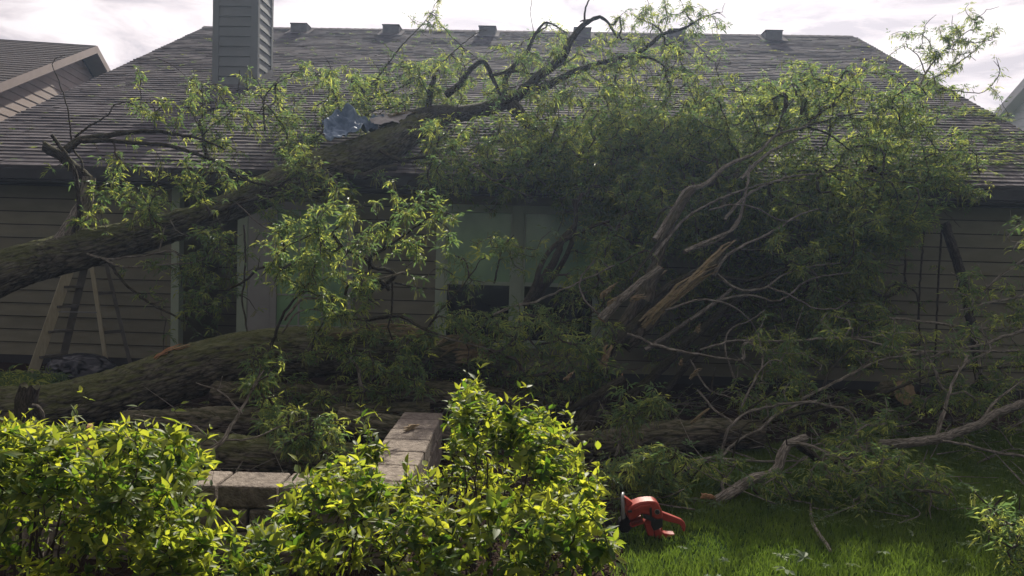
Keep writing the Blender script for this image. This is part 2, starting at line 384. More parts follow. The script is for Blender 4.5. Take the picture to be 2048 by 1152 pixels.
# twin window
wf = MB()
for a, b, z0, z1 in ((-1.02, -.90, .42, 2.30), (.0, .13, .42, 2.30), (1.10, 1.22, .42, 2.30), (-.90, .0, 2.20, 2.30), (.13, 1.10, 2.20, 2.30), (-.90, .0, .42, .52), (.13, 1.10, .42, .52)):
    wf.hbox(a, b, -.05, .002, z0, z1)
win = wf.build('window_frame', M['trim'], house, bevel=.004)
for a, b in ((-.90, .0), (.13, 1.10)):
    s = MB()
    s.hbox(a + .001, b - .001, -.035, -.001, 1.24, 1.29); s.hbox(a, a + .035, -.03, -.001, .52, 2.2); s.hbox(b - .035, b, -.03, -.001, .52, 2.2)
    s.build('sash', M['trim'], win)
    q = MB(); q.hbox(a + .035, b - .035, -.014, -.002, 1.29, 2.199); q.build('pane', M['pane_up'], win)
    q = MB(); q.hbox(a + .035, b - .035, -.014, -.002, .521, 1.24); o = q.build('pane', M['pane_low'], win); o['label'] = 'dark lower window pane'
# eaves
q = MB(); q.hbox(-7.7, 7.42, EY + .03, .0, 2.44, 2.46); q.hbox(-7.6, 7.28, -.03, .0, 2.42, 2.44); q.build('soffit', M['fascia'], house)
q = MB(); q.hbox(-7.74, 7.46, EY + .005, EY + .03, 2.47, 2.60); q.build('fascia', M['fascia'], house)
# roof: shingle tabs laid course by course
RX0, RX1 = -7.78, 7.50
def roofpt(x, y, up=0.0):
    c = 1 / math.sqrt(1 + PIT * PIT)
    return H(x, y - up * PIT * c, EZ + PIT * (y - EY) + up * c)
rf = MB(); r = np.random.default_rng(3)
cosr = 1 / math.sqrt(1 + PIT ** 2)
ncr = 70; dy = (RY - EY) / ncr
Vs, Qs, As = [], [], []; nv = 0
for i in range(ncr):
    y0 = EY + i * dy; y1 = y0 + dy * 1.15
    if i == ncr - 1: y1 = RY
    x = RX0 - r.uniform(0, .2)
    while x < RX1:
        wd = r.uniform(.10, .36); xa, xb = max(x, RX0), min(x + wd, RX1)
        if xb > xa + .01:
            th = .016 + (r.random() < .3) * .006 + r.uniform(0, .004); yo = r.uniform(-.004, .004)
            wv = .004 * math.sin(xa * 1.3 + i * .7)
            Vs += [roofpt(xa, y0 + yo, th + wv), roofpt(xb, y0 + yo, th + wv), roofpt(xb, y1, .003), roofpt(xa, y1, .003),
                   roofpt(xa, y0 + yo, 0), roofpt(xb, y0 + yo, 0)]
            Qs += [(nv, nv + 1, nv + 2, nv + 3), (nv + 4, nv + 5, nv + 1, nv), (nv, nv + 3, nv + 3, nv + 4)][:2]
            As += [r.random()] * 6; nv += 6
        x += wd
rf.add(np.array(Vs), Qs, var=np.array(As))
V = [roofpt(RX0, EY, -.002), roofpt(RX1, EY, -.002), roofpt(RX1, RY, -.002), roofpt(RX0, RY, -.002)]
b_ = [H(RX0, 15.95, EZ), H(RX1, 15.95, EZ)]
under = [H(RX0, EY + .02, EZ - .03), H(RX1, EY + .02, EZ - .03), H(RX1, RY, EZ + PIT * (RY - EY) - .05), H(RX0, RY, EZ + PIT * (RY - EY) - .05)]
rf.add(V + b_ + under, [(0, 1, 2, 3), (3, 2, 5, 4), (6, 9, 8, 7), (0, 3, 9, 6), (1, 7, 8, 2), (0, 6, 7, 1)])
# gable triangles
rf.add([H(RX0 + .2, 0, 2.44), H(RX0 + .2, 15.3, 2.44), H(RX0 + .2, RY, 6.6), H(RX1 - .2, 0, 2.44), H(RX1 - .2, 15.3, 2.44), H(RX1 - .2, RY, 6.6)], T=[(0, 2, 1), (3, 4, 5)])
roof = rf.build('roof', M['shingle'], house)
cap = MB()
for k in range(int((RX1 - RX0) / .2)):
    xa = RX0 + k * .2; zt = EZ + PIT * (RY - EY)
    cap.add([H(xa, RY - .14, zt - .14 * PIT + .03), H(xa + .2, RY - .14, zt - .14 * PIT + .024), H(xa + .2, RY, zt + .034), H(xa, RY, zt + .04),
             H(xa + .2, RY + .14, zt - .14 * PIT + .024), H(xa, RY + .14, zt - .14 * PIT + .03)], [(0, 1, 2, 3), (3, 2, 4, 5)], var=r.random())
cap.build('ridge_cap', M['shingle'], roof)
for px in (585, 770, 962, 1150, 1335, 1522):
    X = (px - 1024) / FPX * 17.25; hx = X * math.cos(HA) + 7.4 * math.sin(HA)
    y0, y1 = 7.28, 7.60; z0 = EZ + PIT * (y0 - EY); b = MB()
    zt = EZ + PIT * (RY - EY) + .0
    b.hbox(hx - .19, hx + .19, y0, y1, z0 - .02, zt - .03)
    b.hbox(hx - .205, hx + .205, y0 - .015, y1 + .02, zt - .028, zt)
    v = b.build('roof_vent', M['metal'], roof, bevel=.012)
    fl = MB(); n = [roofpt(hx - .28, y0 - .14, .03), roofpt(hx + .28, y0 - .14, .03), roofpt(hx + .28, 7.6, .03), roofpt(hx - .28, 7.6, .03)]
    fl.add(n, [(0, 1, 2, 3)]); fl.build('flashing', M['shingle'], roof)
b = MB(); hx = .13; y0 = 5.1; zz = EZ + PIT * (y0 - EY); b.hbox(hx - .1, hx + .1, y0, y0 + .25, zz - .05, zz + .2); b.build('roof_vent', M['fascia'], roof, bevel=.02)
# chimney
cx0, cx1, cy0, cy1 = -5.43, -4.66, 3.02, 3.72
def hloc(px, d): return (px - 1024) / FPX * d
ch = MB()
ch.hbox(cx0, cx1, cy0, cy1, 3.9, 7.3)
chim = ch.build('chimney', M['chimney'], house)
zc = EZ + PIT * (cy0 - EY)
s = MB(); z = zc + .02
tw = .105
k = 0
while z < 7.2:
    zt = min(z + .150 * 1.15, 7.28)
    s.add([H(cx0 + tw, cy0 - .024, z), H(cx1 - tw, cy0 - .024, z), H(cx1 - tw, cy0 - .004, zt), H(cx0 + tw, cy0 - .004, zt), H(cx0 + tw, cy0, z), H(cx1 - tw, cy0, z)],
          [(0, 1, 2, 3), (4, 5, 1, 0)], var=r.random())
    s.add([H(cx1 + .024, cy0 + .06, z), H(cx1 + .024, cy1 - .08, z), H(cx1 + .004, cy1 - .08, zt), H(cx1 + .004, cy0 + .06, zt), H(cx1, cy0 + .06, z), H(cx1, cy1 - .08, z)],
          [(0, 1, 2, 3), (4, 5, 1, 0)], var=r.random())
    z = zt
s.build('chimney_siding', M['chimney'], chim)
q = MB()
for a, b in ((cx0 - .005, cx0 + tw), (cx1 - tw, cx1 + .028)): q.hbox(a, b, cy0 - .028, cy0 + .002, zc - .1, 7.29)
q.hbox(cx1 - .002, cx1 + .028, cy0 + .004, cy0 + .06, zc - .1, 7.29); q.hbox(cx1 - .002, cx1 + .028, cy1 - .08, cy1 + .01, zc - .1, 7.29)
q.build('chimney_trim', M['chimney'], chim, bevel=.004)
q = MB(); V = []
for (yy) in (cy0 - .02, cy1): 
    zr = EZ + PIT * (yy - EY); V += [H(cx1 + .034, yy, zr - .02), H(cx1 + .034, yy, zr + .16)]
q.add(V, [(0, 2, 3, 1)]); 
zr = EZ + PIT * (cy0 - .03 - EY); q.add([H(cx0 - .02, cy0 - .033, zr), H(cx1 + .03, cy0 - .033, zr), H(cx1 + .03, cy0 - .033, zr + .07), H(cx0 - .02, cy0 - .033, zr + .07)], [(0, 1, 2, 3)])
q.build('chimney_flashing', M['metal'], chim)

# ------------------------------------------------------------------ neighbouring houses
nb = thing('neighbour_house', 'brown sided gabled house seen at the far left behind the roof edge', 'house', (-13, 18.2, 0))
dirn = np.array([-.16, 1.0]); dirn /= np.linalg.norm(dirn); perp = np.array([-dirn[1], dirn[0]])   # perp points left
R0 = np.array([-10.2, 18.2]); rz = 6.5
def NBp(s, t, z): return (*(R0 + dirn * s + perp * t), z)
hd = 6.4; ez = rz - .43 * hd
q = MB(); z = 0.1
while z < rz - .25:
    half = min(hd - .4, (rz - .2 - z) / .43)
    half2 = min(hd - .4, (rz - .2 - (z + .17)) / .43); half2 = max(half2, .02)
    q.add([NBp(-half, .40 - .014, z), NBp(half, .40 - .014, z), NBp(half2, .40, z + .17), NBp(-half2, .40, z + .17), NBp(-half, .40, z), NBp(half, .40, z)], [(0, 1, 2, 3), (4, 5, 1, 0)], var=r.random())
    z += .17
q.build('wall', M['brown_siding'], nb)
q = MB()
q.add([NBp(-hd + .4, .42, 0), NBp(hd - .4, .42, 0), NBp(hd - .4, 14, 0), NBp(-hd + .4, 14, 0), NBp(-hd + .4, .42, ez), NBp(hd - .4, .42, ez), NBp(hd - .4, 14, ez), NBp(-hd + .4, 14, ez)],
      [(0, 1, 5, 4), (1, 2, 6, 5), (2, 3, 7, 6), (3, 0, 4, 7)]); q.build('side_wall', M['brown_siding'], nb)
q = MB()
for sg in (-1, 1):
    n = 30
    for k in range(n):
        a, b = k / n, (k + 1) / n + .004
        q.add([NBp(sg * hd * (1 - a), 0, ez + (rz - ez) * a + .03), NBp(sg * hd * (1 - a), 14.5, ez + (rz - ez) * a + .03), NBp(sg * hd * (1 - b), 14.5, ez + (rz - ez) * b + .012), NBp(sg * hd * (1 - b), 0, ez + (rz - ez) * b + .012),
               NBp(sg * hd * (1 - a), 0, ez + (rz - ez) * a), NBp(sg * hd * (1 - a), 14.5, ez + (rz - ez) * a)], [(0, 1, 2, 3), (4, 5, 1, 0)], var=r.random())
q.build('roof', M['shingle2'], nb)
q = MB()
for sg in (-1, 1):
    q.add([NBp(sg * hd, -.02, ez - .15), NBp(0, -.02, rz - .15), NBp(0, -.02, rz + .03), NBp(sg * hd, -.02, ez + .03), NBp(sg * hd, .02, ez - .15), NBp(0, .02, rz - .15),
           NBp(sg * hd, .40, ez - .12), NBp(0, .40, rz - .12)], [(0, 1, 2, 3), (0, 4, 5, 1), (4, 6, 7, 5)])
q.build('rake_board', M['brown_trim'], nb)
q = MB(); q.box(NBp(-.4, 3.6, rz + .02), (.5, .4, .28)); q.build('roof_vent', M['metal'], nb, bevel=.02)

nr = thing('neighbour_house', 'white sided gabled house just showing at the far right edge', 'house', (16, 15, 0))
X0 = 12.4; Yp = 15.0; pz = 8.3
q = MB(); z = .1
while z < pz - .3:
    half = min(7, (pz - .2 - z) / .56); half2 = max(.02, min(7, (pz - .2 - z - .2) / .56))
    q.add([(X0 + .3 - .016, Yp + half, z), (X0 + .3 - .016, Yp - half, z), (X0 + .3, Yp - half2, z + .2), (X0 + .3, Yp + half2, z + .2), (X0 + .3, Yp + half, z), (X0 + .3, Yp - half, z)], [(0, 1, 2, 3), (4, 5, 1, 0)], var=r.random())
    z += .2
q.add([(X0 + .31, Yp - 7, 0), (X0 + .31, Yp + 7, 0), (X0 + 10, Yp + 7, 0), (X0 + 10, Yp - 7, 0), (X0 + .31, Yp - 7, pz - .56 * 7), (X0 + .31, Yp + 7, pz - .56 * 7), (X0 + 10, Yp + 7, pz - .56 * 7), (X0 + 10, Yp - 7, pz - .56 * 7)],
      [(0, 4, 5, 1), (1, 5, 6, 2), (3, 7, 4, 0)])
q.build('wall', M['white_siding'], nr)
q = MB()
for sg in (-1, 1):
    ye = Yp + sg * 7.4; ze = pz - .56 * 7.4
    q.add([(X0, Yp, pz), (X0, ye, ze), (X0 + 10.5, ye, ze), (X0 + 10.5, Yp, pz)], [(0, 1, 2, 3)])
q.build('roof', M['shingle2'], nr)
q = MB()
for sg in (-1, 1):
    ye = Yp + sg * 7.4; ze = pz - .56 * 7.4
    q.add([(X0 - .01, Yp, pz - .25), (X0 - .01, ye, ze - .25), (X0 - .01, ye, ze - .01), (X0 - .01, Yp, pz - .01), (X0 + .3, Yp, pz - .25), (X0 + .3, ye, ze - .25)], [(0, 1, 2, 3), (0, 4, 5, 1)])
q.build('rake_board', M['white_trim'], nr)

# ------------------------------------------------------------------ stepladder against the wall
Ld = 9.35
lad = thing('stepladder', 'old wooden stepladder standing open against the olive wall, under the upper trunk', 'ladder', P(160, 742, Ld) * np.array([1, 1, 0]))
def bar(a, b, wd, th, mat, name, parent, bevel=.003, up='X'):
    a = np.array(a, float); b = np.array(b, float); ln = np.linalg.norm(b - a)
    q = MB(); q.box((0, 0, 0), (wd, th, ln))
    rot = Vector(b - a).to_track_quat('Z', up).to_matrix(); q.V[0] = q.V[0] @ np.array(rot).T + (a + b) / 2
    return q.build(name, mat, parent, bevel=bevel)
def PZ(px, py, d, z=None):
    p = P(px, py, d)
    if z is not None: p[2] = z
    return p
top1, top2 = P(172, 522, Ld + .05), P(190, 520, Ld + .12)
f1, f2 = PZ(62, 742, Ld - .35, 0.0), PZ(118, 742, Ld - .05, 0.0)
b1, b2 = PZ(216, 742, Ld + .05, 0.0), PZ(264, 742, Ld + .38, 0.0)
bar(f1, P(150, 505, Ld - .05), .115, .03, M['ladderwood'], 'front_rail', lad)
bar(f2, P(176, 505, Ld + .12), .085, .03, M['ladderdark'], 'front_rail', lad)
bar(b1, P(180, 510, Ld + .02), .05, .025, M['ladderwood'], 'rear_rail', lad)
bar(b2, P(208, 510, Ld + .25), .045, .025, M['ladderdark'], 'rear_rail', lad)
A0, A1, B0, B1 = f1, P(150, 505, Ld - .05), f2, P(176, 505, Ld + .12)
for t in (.16, .36, .56, .72, .88):
    a = A0 + (A1 - A0) * t; b = B0 + (B1 - B0) * t; b[2] = a[2]
    bar(a, b, .11, .03, M['ladderdark'], 'step', lad, up='Y')
for t in (.35, .68):
    a = b1 + (P(180, 510, Ld + .02) - b1) * t; b = b2 + (P(208, 510, Ld + .25) - b2) * t; b[2] = a[2]
    bar(a, b, .04, .02, M['ladderdark'], 'rear_brace', lad)
bar(P(148, 500, Ld), P(212, 500, Ld + .2), .2, .03, M['ladderwood'], 'top_cap', lad, up='Y')
bar(A0 + (A1 - A0) * .52, b1 + (P(180, 510, Ld + .02) - b1) * .52, .015, .012, M['greyp'], 'spreader', lad)

# black plastic bag
def blob(name, c, s, mat, seed, amp=.35, parent=None, fr=2.2):
    bm = bmesh.new(); bmesh.ops.create_icosphere(bm, subdivisions=5, radius=1.0)
    co = np.array([v.co[:] for v in bm.verts])
    n = 1 - np.abs(2 * fbm(co * fr + seed, 4) - 1) * 1.6
    co = co * (1 + amp * (n - .4))[:, None] * np.array(s)
    co[:, 2] = np.maximum(co[:, 2], -s[2] * .55)
    for v, q_ in zip(bm.verts, co): v.co = Vector(q_) + Vector(c)
    me = bpy.data.meshes.new(name); bm.to_mesh(me); bm.free(); me.materials.append(mat)
    for p_ in me.polygons: p_.use_smooth = True
    o = bpy.data.objects.new(name, me); col.objects.link(o)
    if parent: o.parent = parent
    return o
pb = P(162, 748, 9.0)
tag(blob('plastic_bag', (pb[0], 9.0, .10), (.36, .25, .18), M['bag'], 3), 'crumpled black plastic bag on the ground at the foot of the stepladder', 'bag')

# ------------------------------------------------------------------ block retaining wall
bw = thing('retaining_wall', 'low L-shaped wall of tan concrete blocks between the leafy shrubs', 'wall', (-.63, 3.83, 0))
def blockrow(x0, x1, y0, y1, along, z, seed, name):
    q = MB(); r2 = np.random.default_rng(seed)
    L0, L1 = (x0, x1) if along == 'x' else (y0, y1)
    t = L0 + (0.15 if (seed % 2) else 0); t = L0
    if seed % 2: q_first = .16
    else: q_first = .305
    first = True
    while t < L1 - .02:
        e_ = min(t + (q_first if first else .305), L1); first = False
        g_ = .006; j = r2.uniform(-.004, .004); zz = r2.uniform(-.002, .002)
        if along == 'x': c = ((t + e_) / 2, (y0 + y1) / 2 + j, z + .058 + zz); dd = (e_ - t - 2 * g_, y1 - y0, .114)
        else: c = ((x0 + x1) / 2 + j, (t + e_) / 2, z + .058 + zz); dd = (x1 - x0, e_ - t - 2 * g_, .114)
        q.box(c, dd, var=r2.random()); t = e_
    return q.build(name, M['block'], bw, bevel=.012)
for k, z in enumerate((0.045, .163, .281)):
    nm = 'cap_course' if k == 2 else 'block_course'
    blockrow(-4.2, -.80, 3.69, 3.95, 'x', z, 10 + k, nm)
    blockrow(-.797, -.50, 3.69, 5.62, 'y', z, 21 + k, nm)
q = MB(); q.box((-2.35, 3.82, .02), (3.7, .24, .045)); q.box((-.65, 4.66, .02), (.27, 1.9, .045)); q.build('footing', M['block'], bw)

# ------------------------------------------------------------------ tree machinery
def limb_pts(lst, d0, d1, r0, r1):
    n = len(lst); out = []
    for i, it in enumerate(lst):
        t = i / max(1, n - 1)
        if len(it) == 4: out.append((P(it[0], it[1], it[2]), it[3]))
        else: out.append((P(it[0], it[1], d0 + (d1 - d0) * t), r0 + (r1 - r0) * t))
    return np.array([o[0] for o in out]), np.array([o[1] for o in out])

class Skel:
    def __init__(s): s.p = []; s.d = []
    def add(s, pts):
        t = np.gradient(pts, axis=0); t /= np.linalg.norm(t, axis=1)[:, None] + 1e-9
        s.p.append(pts); s.d.append(t)

def inpoly(x, y, poly):
    c = np.zeros(len(x), bool); n = len(poly)
    for i in range(n):
        x1, y1 = poly[i]; x2, y2 = poly[(i + 1) % n]
        cond = ((y1 > y) != (y2 > y)) & (x < (x2 - x1) * (y - y1) / (y2 - y1 + 1e-12) + x1)
        c ^= cond
    return c
def sample(poly, d0, d1, n, rg, clump=0.0):
    poly = np.array(poly, float); lo, hi = poly.min(0), poly.max(0); X, Y = [], []
    got = 0
    while got < n:
        x = rg.uniform(lo[0], hi[0], n * 3); y = rg.uniform(lo[1], hi[1], n * 3)
        m = inpoly(x, y, poly)
        if clump > 0:
            m &= (fbm(np.stack([x / 70, y / 70, np.zeros_like(x) + n], 1), 2) + rg.uniform(-.12, .12, len(x))) > clump
        X.append(x[m]); Y.append(y[m]); got += m.sum()
    X = np.concatenate(X)[:n]; Y = np.concatenate(Y)[:n]
    return Pv(X, Y, rg.uniform(d0, d1, n))
def fit(pts, margin=.06, wall=True):
    rz_ = roof_z(pts) + margin
    hx, hy = Hinv(pts)
    # a point that falls under the roof plane is slid toward the yard, to lie on it or before the wall
    for _ in range(12):
        hx, hy = Hinv(pts)
        bad_roof = (hy > EY) & (pts[:, 2] < EZ + PIT * (hy - EY) + margin) & (pts[:, 2] > 2.5)
        bad_wall = (hy > -.12) & (pts[:, 2] <= 2.5)
        bad = bad_roof | bad_wall
        if not bad.any(): break
        dirv = pts - np.array(EYE); pts[bad] = np.array(EYE) + dirv[bad] * .955
    pts[:, 2] = np.maximum(pts[:, 2], .03)
    return pts

def grow(sk, att, rg, step=.10, gravity=.0, jit=.05):
    SP = np.concatenate(sk.p); SD = np.concatenate(sk.d); ns = len(SP)
    dm = np.array([np.min(np.sum((SP - a) ** 2, 1)) for a in att]); order = np.argsort(dm)
    cap_ = ns + len(att) * 30
    NP = np.zeros((cap_, 3)); ND = np.zeros((cap_, 3)); PA = np.full(cap_, -1)
    NP[:ns] = SP; ND[:ns] = SD; n = ns; tips = []
    for ai in order:
        a = att[ai]; df = a - NP[:n]; ds = np.sqrt((df ** 2).sum(1)) + 1e-6
        cs = (df * ND[:n]).sum(1) / ds
        i = int(np.argmin(ds * (1.35 - .35 * cs)))
        dist = ds[i]; k = int(min(28, max(2, np.ceil(dist / step))))
        p0 = NP[i].copy(); c = p0 + ND[i] * dist * .35 + rg.normal(0, jit, 3) * dist + np.array([0, 0, gravity * dist])
        t = np.arange(1, k + 1)[:, None] / k
        pts = (1 - t) ** 2 * p0 + 2 * t * (1 - t) * c + t ** 2 * a
        pts[:-1] += rg.normal(0, .012 + .01 * min(dist, 1), (k - 1, 3))
        prev = np.vstack([p0[None], pts[:-1]]); dd = pts - prev; dd /= np.linalg.norm(dd, axis=1)[:, None] + 1e-9
        NP[n:n + k] = pts; ND[n:n + k] = dd; PA[n] = i; PA[n + 1:n + k] = np.arange(n, n + k - 1)
        n += k; tips.append(n - 1)
    return NP[:n], ND[:n], PA[:n], ns, tips

def twig_mesh(mb, NP, PA, ns, r0=.0028, rmax=.03, ex=2.3, mat=0):
    n = len(NP); cnt = np.zeros(n); kids = [[] for _ in range(n)]
    for i in range(ns, n): kids[PA[i]].append(i)
    for i in range(n - 1, ns - 1, -1):
        if not kids[i]: cnt[i] = 1
        if PA[i] >= ns: cnt[PA[i]] += cnt[i]
    rad = np.minimum(r0 * np.maximum(cnt, 1) ** (1 / ex), rmax)
    started = []
    for i in range(ns, n):
        p = PA[i]
        if p < ns: started.append((p, i))
    heads = list(started)
    while heads:
        p, i = heads.pop(); ch_ = [p, i]; rr = [rad[i], rad[i]]
        while kids[i]:
            ks = sorted(kids[i], key=lambda k_: -cnt[k_])
            for o_ in ks[1:]: heads.append((i, o_))
            i = ks[0]; ch_.append(i); rr.append(rad[i])
        rr = np.array(rr); rr[-1] *= .6
        tube(mb, NP[ch_], rr, sides=4 if rr[0] < .006 else 6, mat=mat)
    return rad

# tuft prototypes: compound leaves with narrow leaflets, plus hanging catkins
def leaflet(V, T, base, d, side, L_, W_, fold=.25, droop=.25):
    n0 = len(V); up = np.cross(side, d)
    tip = base + d * L_ - np.array([0, 0, droop * L_]); mid = base + d * L_ * .42 - np.array([0, 0, droop * L_ * .18])
    V += [base, tip, mid + side * W_ + up * fold * W_, mid - side * W_ + up * fold * W_]
    T += [(n0, n0 + 2, n0 + 1), (n0, n0 + 1, n0 + 3)]
def make_tuft(rg, nleaf=5, size=1.0):
    V, T, A = [], [], []
    for _ in range(nleaf):
        az = rg.uniform(0, 2 * np.pi); el = rg.uniform(-.5, .9)
        d = np.array([np.cos(az) * np.cos(el), np.sin(az) * np.cos(el), np.sin(el)])
        Lr = rg.uniform(.05, .11) * size; npair = rg.integers(1, 4); p = np.zeros(3); a0 = rg.random()
        for k in range(npair + 1):
            d = d + np.array([0, 0, -.16]); d /= np.linalg.norm(d)
            p = p + d * Lr / (npair + 1); side = np.cross(d, [0, 0, 1.0]); side /= np.linalg.norm(side) + 1e-9
            ll = rg.uniform(.040, .068) * size
            if k < npair:
                for sg in (-1, 1):
                    ld = d * .7 + side * sg * .7 + rg.normal(0, .28, 3); ld /= np.linalg.norm(ld)
                    sd_ = np.cross(ld, [0, 0, 1.0]) + rg.normal(0, .35, 3); sd_ -= ld * sd_.dot(ld); sd_ /= np.linalg.norm(sd_)
                    n1 = len(V); leaflet(V, T, p, ld, sd_, ll, ll * .135, droop=rg.uniform(.0, .55)); A += [np.clip(a0 + rg.normal(0, .15), 0, 1)] * 4
            else:
                sd_ = side + rg.normal(0, .3, 3); sd_ -= d * sd_.dot(d); sd_ /= np.linalg.norm(sd_)
                leaflet(V, T, p, d, sd_, ll * 1.2, ll * .17, droop=.4); A += [np.clip(a0 + rg.normal(0, .15), 0, 1)] * 4
    return np.array(V), np.array(T), np.array(A)
def make_catkins(rg, n=4, size=1.0):
    V, Q = [], []
    for _ in range(n):
        b = rg.normal(0, .02, 3) * size; L_ = rg.uniform(.05, .10) * size; az = rg.uniform(0, 6.28); wv = np.array([np.cos(az), np.sin(az), 0]) * .0028
        lean = rg.normal(0, .18, 2); n0 = len(V)
        for k in range(4):
            c = b + np.array([lean[0] * k / 3 * L_, lean[1] * k / 3 * L_, -L_ * k / 3]); V += [c - wv, c + wv]
        for k in range(3): Q.append((n0 + 2 * k, n0 + 2 * k + 1, n0 + 2 * k + 3, n0 + 2 * k + 2))
    return np.array(V), np.array(Q)
rt = np.random.default_rng(21)
TUFTS = [make_tuft(rt, rt.integers(2, 6)) for _ in range(20)]
CATS = [make_catkins(rt, rt.integers(3, 7)) for _ in range(8)]
def rotz(a):
    c, s_ = np.cos(a), np.sin(a); Z = np.zeros_like(a); O = np.ones_like(a)
    return np.stack([np.stack([c, -s_, Z], -1), np.stack([s_, c, Z], -1), np.stack([Z, Z, O], -1)], -2)
def rotx(a):
    c, s_ = np.cos(a), np.sin(a); Z = np.zeros_like(a); O = np.ones_like(a)
    return np.stack([np.stack([O, Z, Z], -1), np.stack([Z, c, -s_], -1), np.stack([Z, s_, c], -1)], -2)
def place_protos(mb, protos, pos, rg, smin, smax, tilt=.5, mat=0, tri=True, vshift=None):
    which = rg.integers(0, len(protos), len(pos))
    for k, pr in enumerate(protos):
        m = which == k; c = int(m.sum())
        if not c: continue
        Rm = rotz(rg.uniform(0, 6.28, c)) @ rotx(rg.normal(0, tilt, c)); s_ = rg.uniform(smin, smax, c)
        V = np.einsum('nij,vj->nvi', Rm, pr[0]) * s_[:, None, None] + pos[m][:, None]
        nv_ = len(pr[0]); F = (pr[1][None] + (np.arange(c) * nv_)[:, None, None]).reshape(-1, pr[1].shape[1])
        if len(pr) > 2:
            sh = rg.normal(0, .16, c) + (vshift[m] if vshift is not None else 0)
            A = np.clip(pr[2][None] * .7 + .15 + sh[:, None], 0, 1).ravel()
        else: A = np.repeat(rg.random(c), nv_)
        if tri: mb.add(V.reshape(-1, 3), T=F, mat=mat, var=A)
        else: mb.add(V.reshape(-1, 3), Q=F, mat=mat, var=A)

def crown(root, sk, regions, seed, mult=1.35, dnear=0.0, smin=.7, smax=1.1, extra=1.5, catp=.6, r0=.0046, twmat='twig', bare=.2):
    rg = np.random.default_rng(seed)
    att = []
    for reg in regions:
        poly, a, b, n = reg[:4]; n = int(n * mult); a = min(a + dnear, b - .05); att.append(sample(poly, a, b, n, rg, reg[4] if len(reg) > 4 else 0.0))
    att = np.concatenate(att); dd_ = np.linalg.norm(att, axis=1)[:, None]
    att = att + rg.normal(0, 1, att.shape) * np.array([.012, .004, .012]) * dd_ * (1 + 1.5 * (rg.random((len(att), 1)) < .15)); att = fit(att)
    NP, ND, PA, ns, tips = grow(sk, att, rg)
    mb = MB(); twig_mesh(mb, NP, PA, ns, r0=r0); mb.build('twigs', M[twmat], root, smooth=True)
    tips = [t for t in tips if rg.random() > bare]
    pos = [NP[tips]]
    new = np.arange(ns, len(NP)); 
    # tufts also sit on the last stretch of each twig
    tipset = []
    for t in tips:
        i = t
        for _ in range(4):
            i = PA[i]
            if i < ns: break
            tipset.append(i)
    tipset = np.array(sorted(set(tipset)))
    k = int(min(len(tipset), len(tips) * extra))
    if k: pos.append(NP[rg.choice(tipset, k, replace=False)] + rg.normal(0, .02, (k, 3)))
    pos = np.concatenate(pos); pos[:, 2] = np.maximum(pos[:, 2], .04)
    fb = MB(); place_protos(fb, TUFTS, pos, rg, smin, smax, mat=0)
    cm = rg.random(len(pos)) < catp
    if cm.any(): place_protos(fb, CATS, pos[cm], rg, smin, smax, tilt=.12, mat=1, tri=False)
    fb.build('foliage', [M['ash'], M['catkin']], root)
    return NP, ns

def limbs(root, sk, specs, mat='limb', step=.06, attach=True):
    for k, sp in enumerate(specs):
        pts, d0, d1, r0, r1 = sp[:5]; opt = sp[5] if len(sp) > 5 else {}
        p, r_ = limb_pts(pts, d0, d1, r0, r1); p, r_ = smooth_path(p, r_, step)
        rg = np.random.default_rng(int(pts[0][0] * 7 + pts[0][1]))
        if len(p) > 4: p[1:-1] += np.cumsum(rg.normal(0, .004, p[1:-1].shape), 0) * .3 + rg.normal(0, .003, p[1:-1].shape)
        q = MB(); big = max(r0, r1, r_.max())
        tube(q, p, r_, sides=20 if big > .06 else (10 if big > .025 else 7), rough=min(.05 * big, .012) if big > .02 else 0, mat=0, capmat=1 if opt.get('torn') else 0,
             jag=opt.get('jag', 0.0), seed=k)
        o = q.build(opt.get('name', 'limb'), [M[opt.get('mat', mat)], M[opt.get('wood', 'wood')]], root, smooth=True)
        if opt.get('label'): o['label'] = opt['label']
        sk.add(p[::2] if len(p) > 6 else p)

def trunk(root, pts, mat='bark', sides=120, rough=.0125, seed=0, step=.016, torn=False, jag=0.0, capmat='wood', name='trunk'):
    p = np.array([P(a, b, c) for a, b, c, _ in pts]); r_ = np.array([q_[3] for q_ in pts]); p, r_ = smooth_path(p, r_, step)
    q = MB(); tube(q, p, r_, sides=sides, rough=rough, mat=0, capmat=1, seed=seed, jag=jag)
    return q.build(name, [M[mat], M[capmat]], root, smooth=True), p

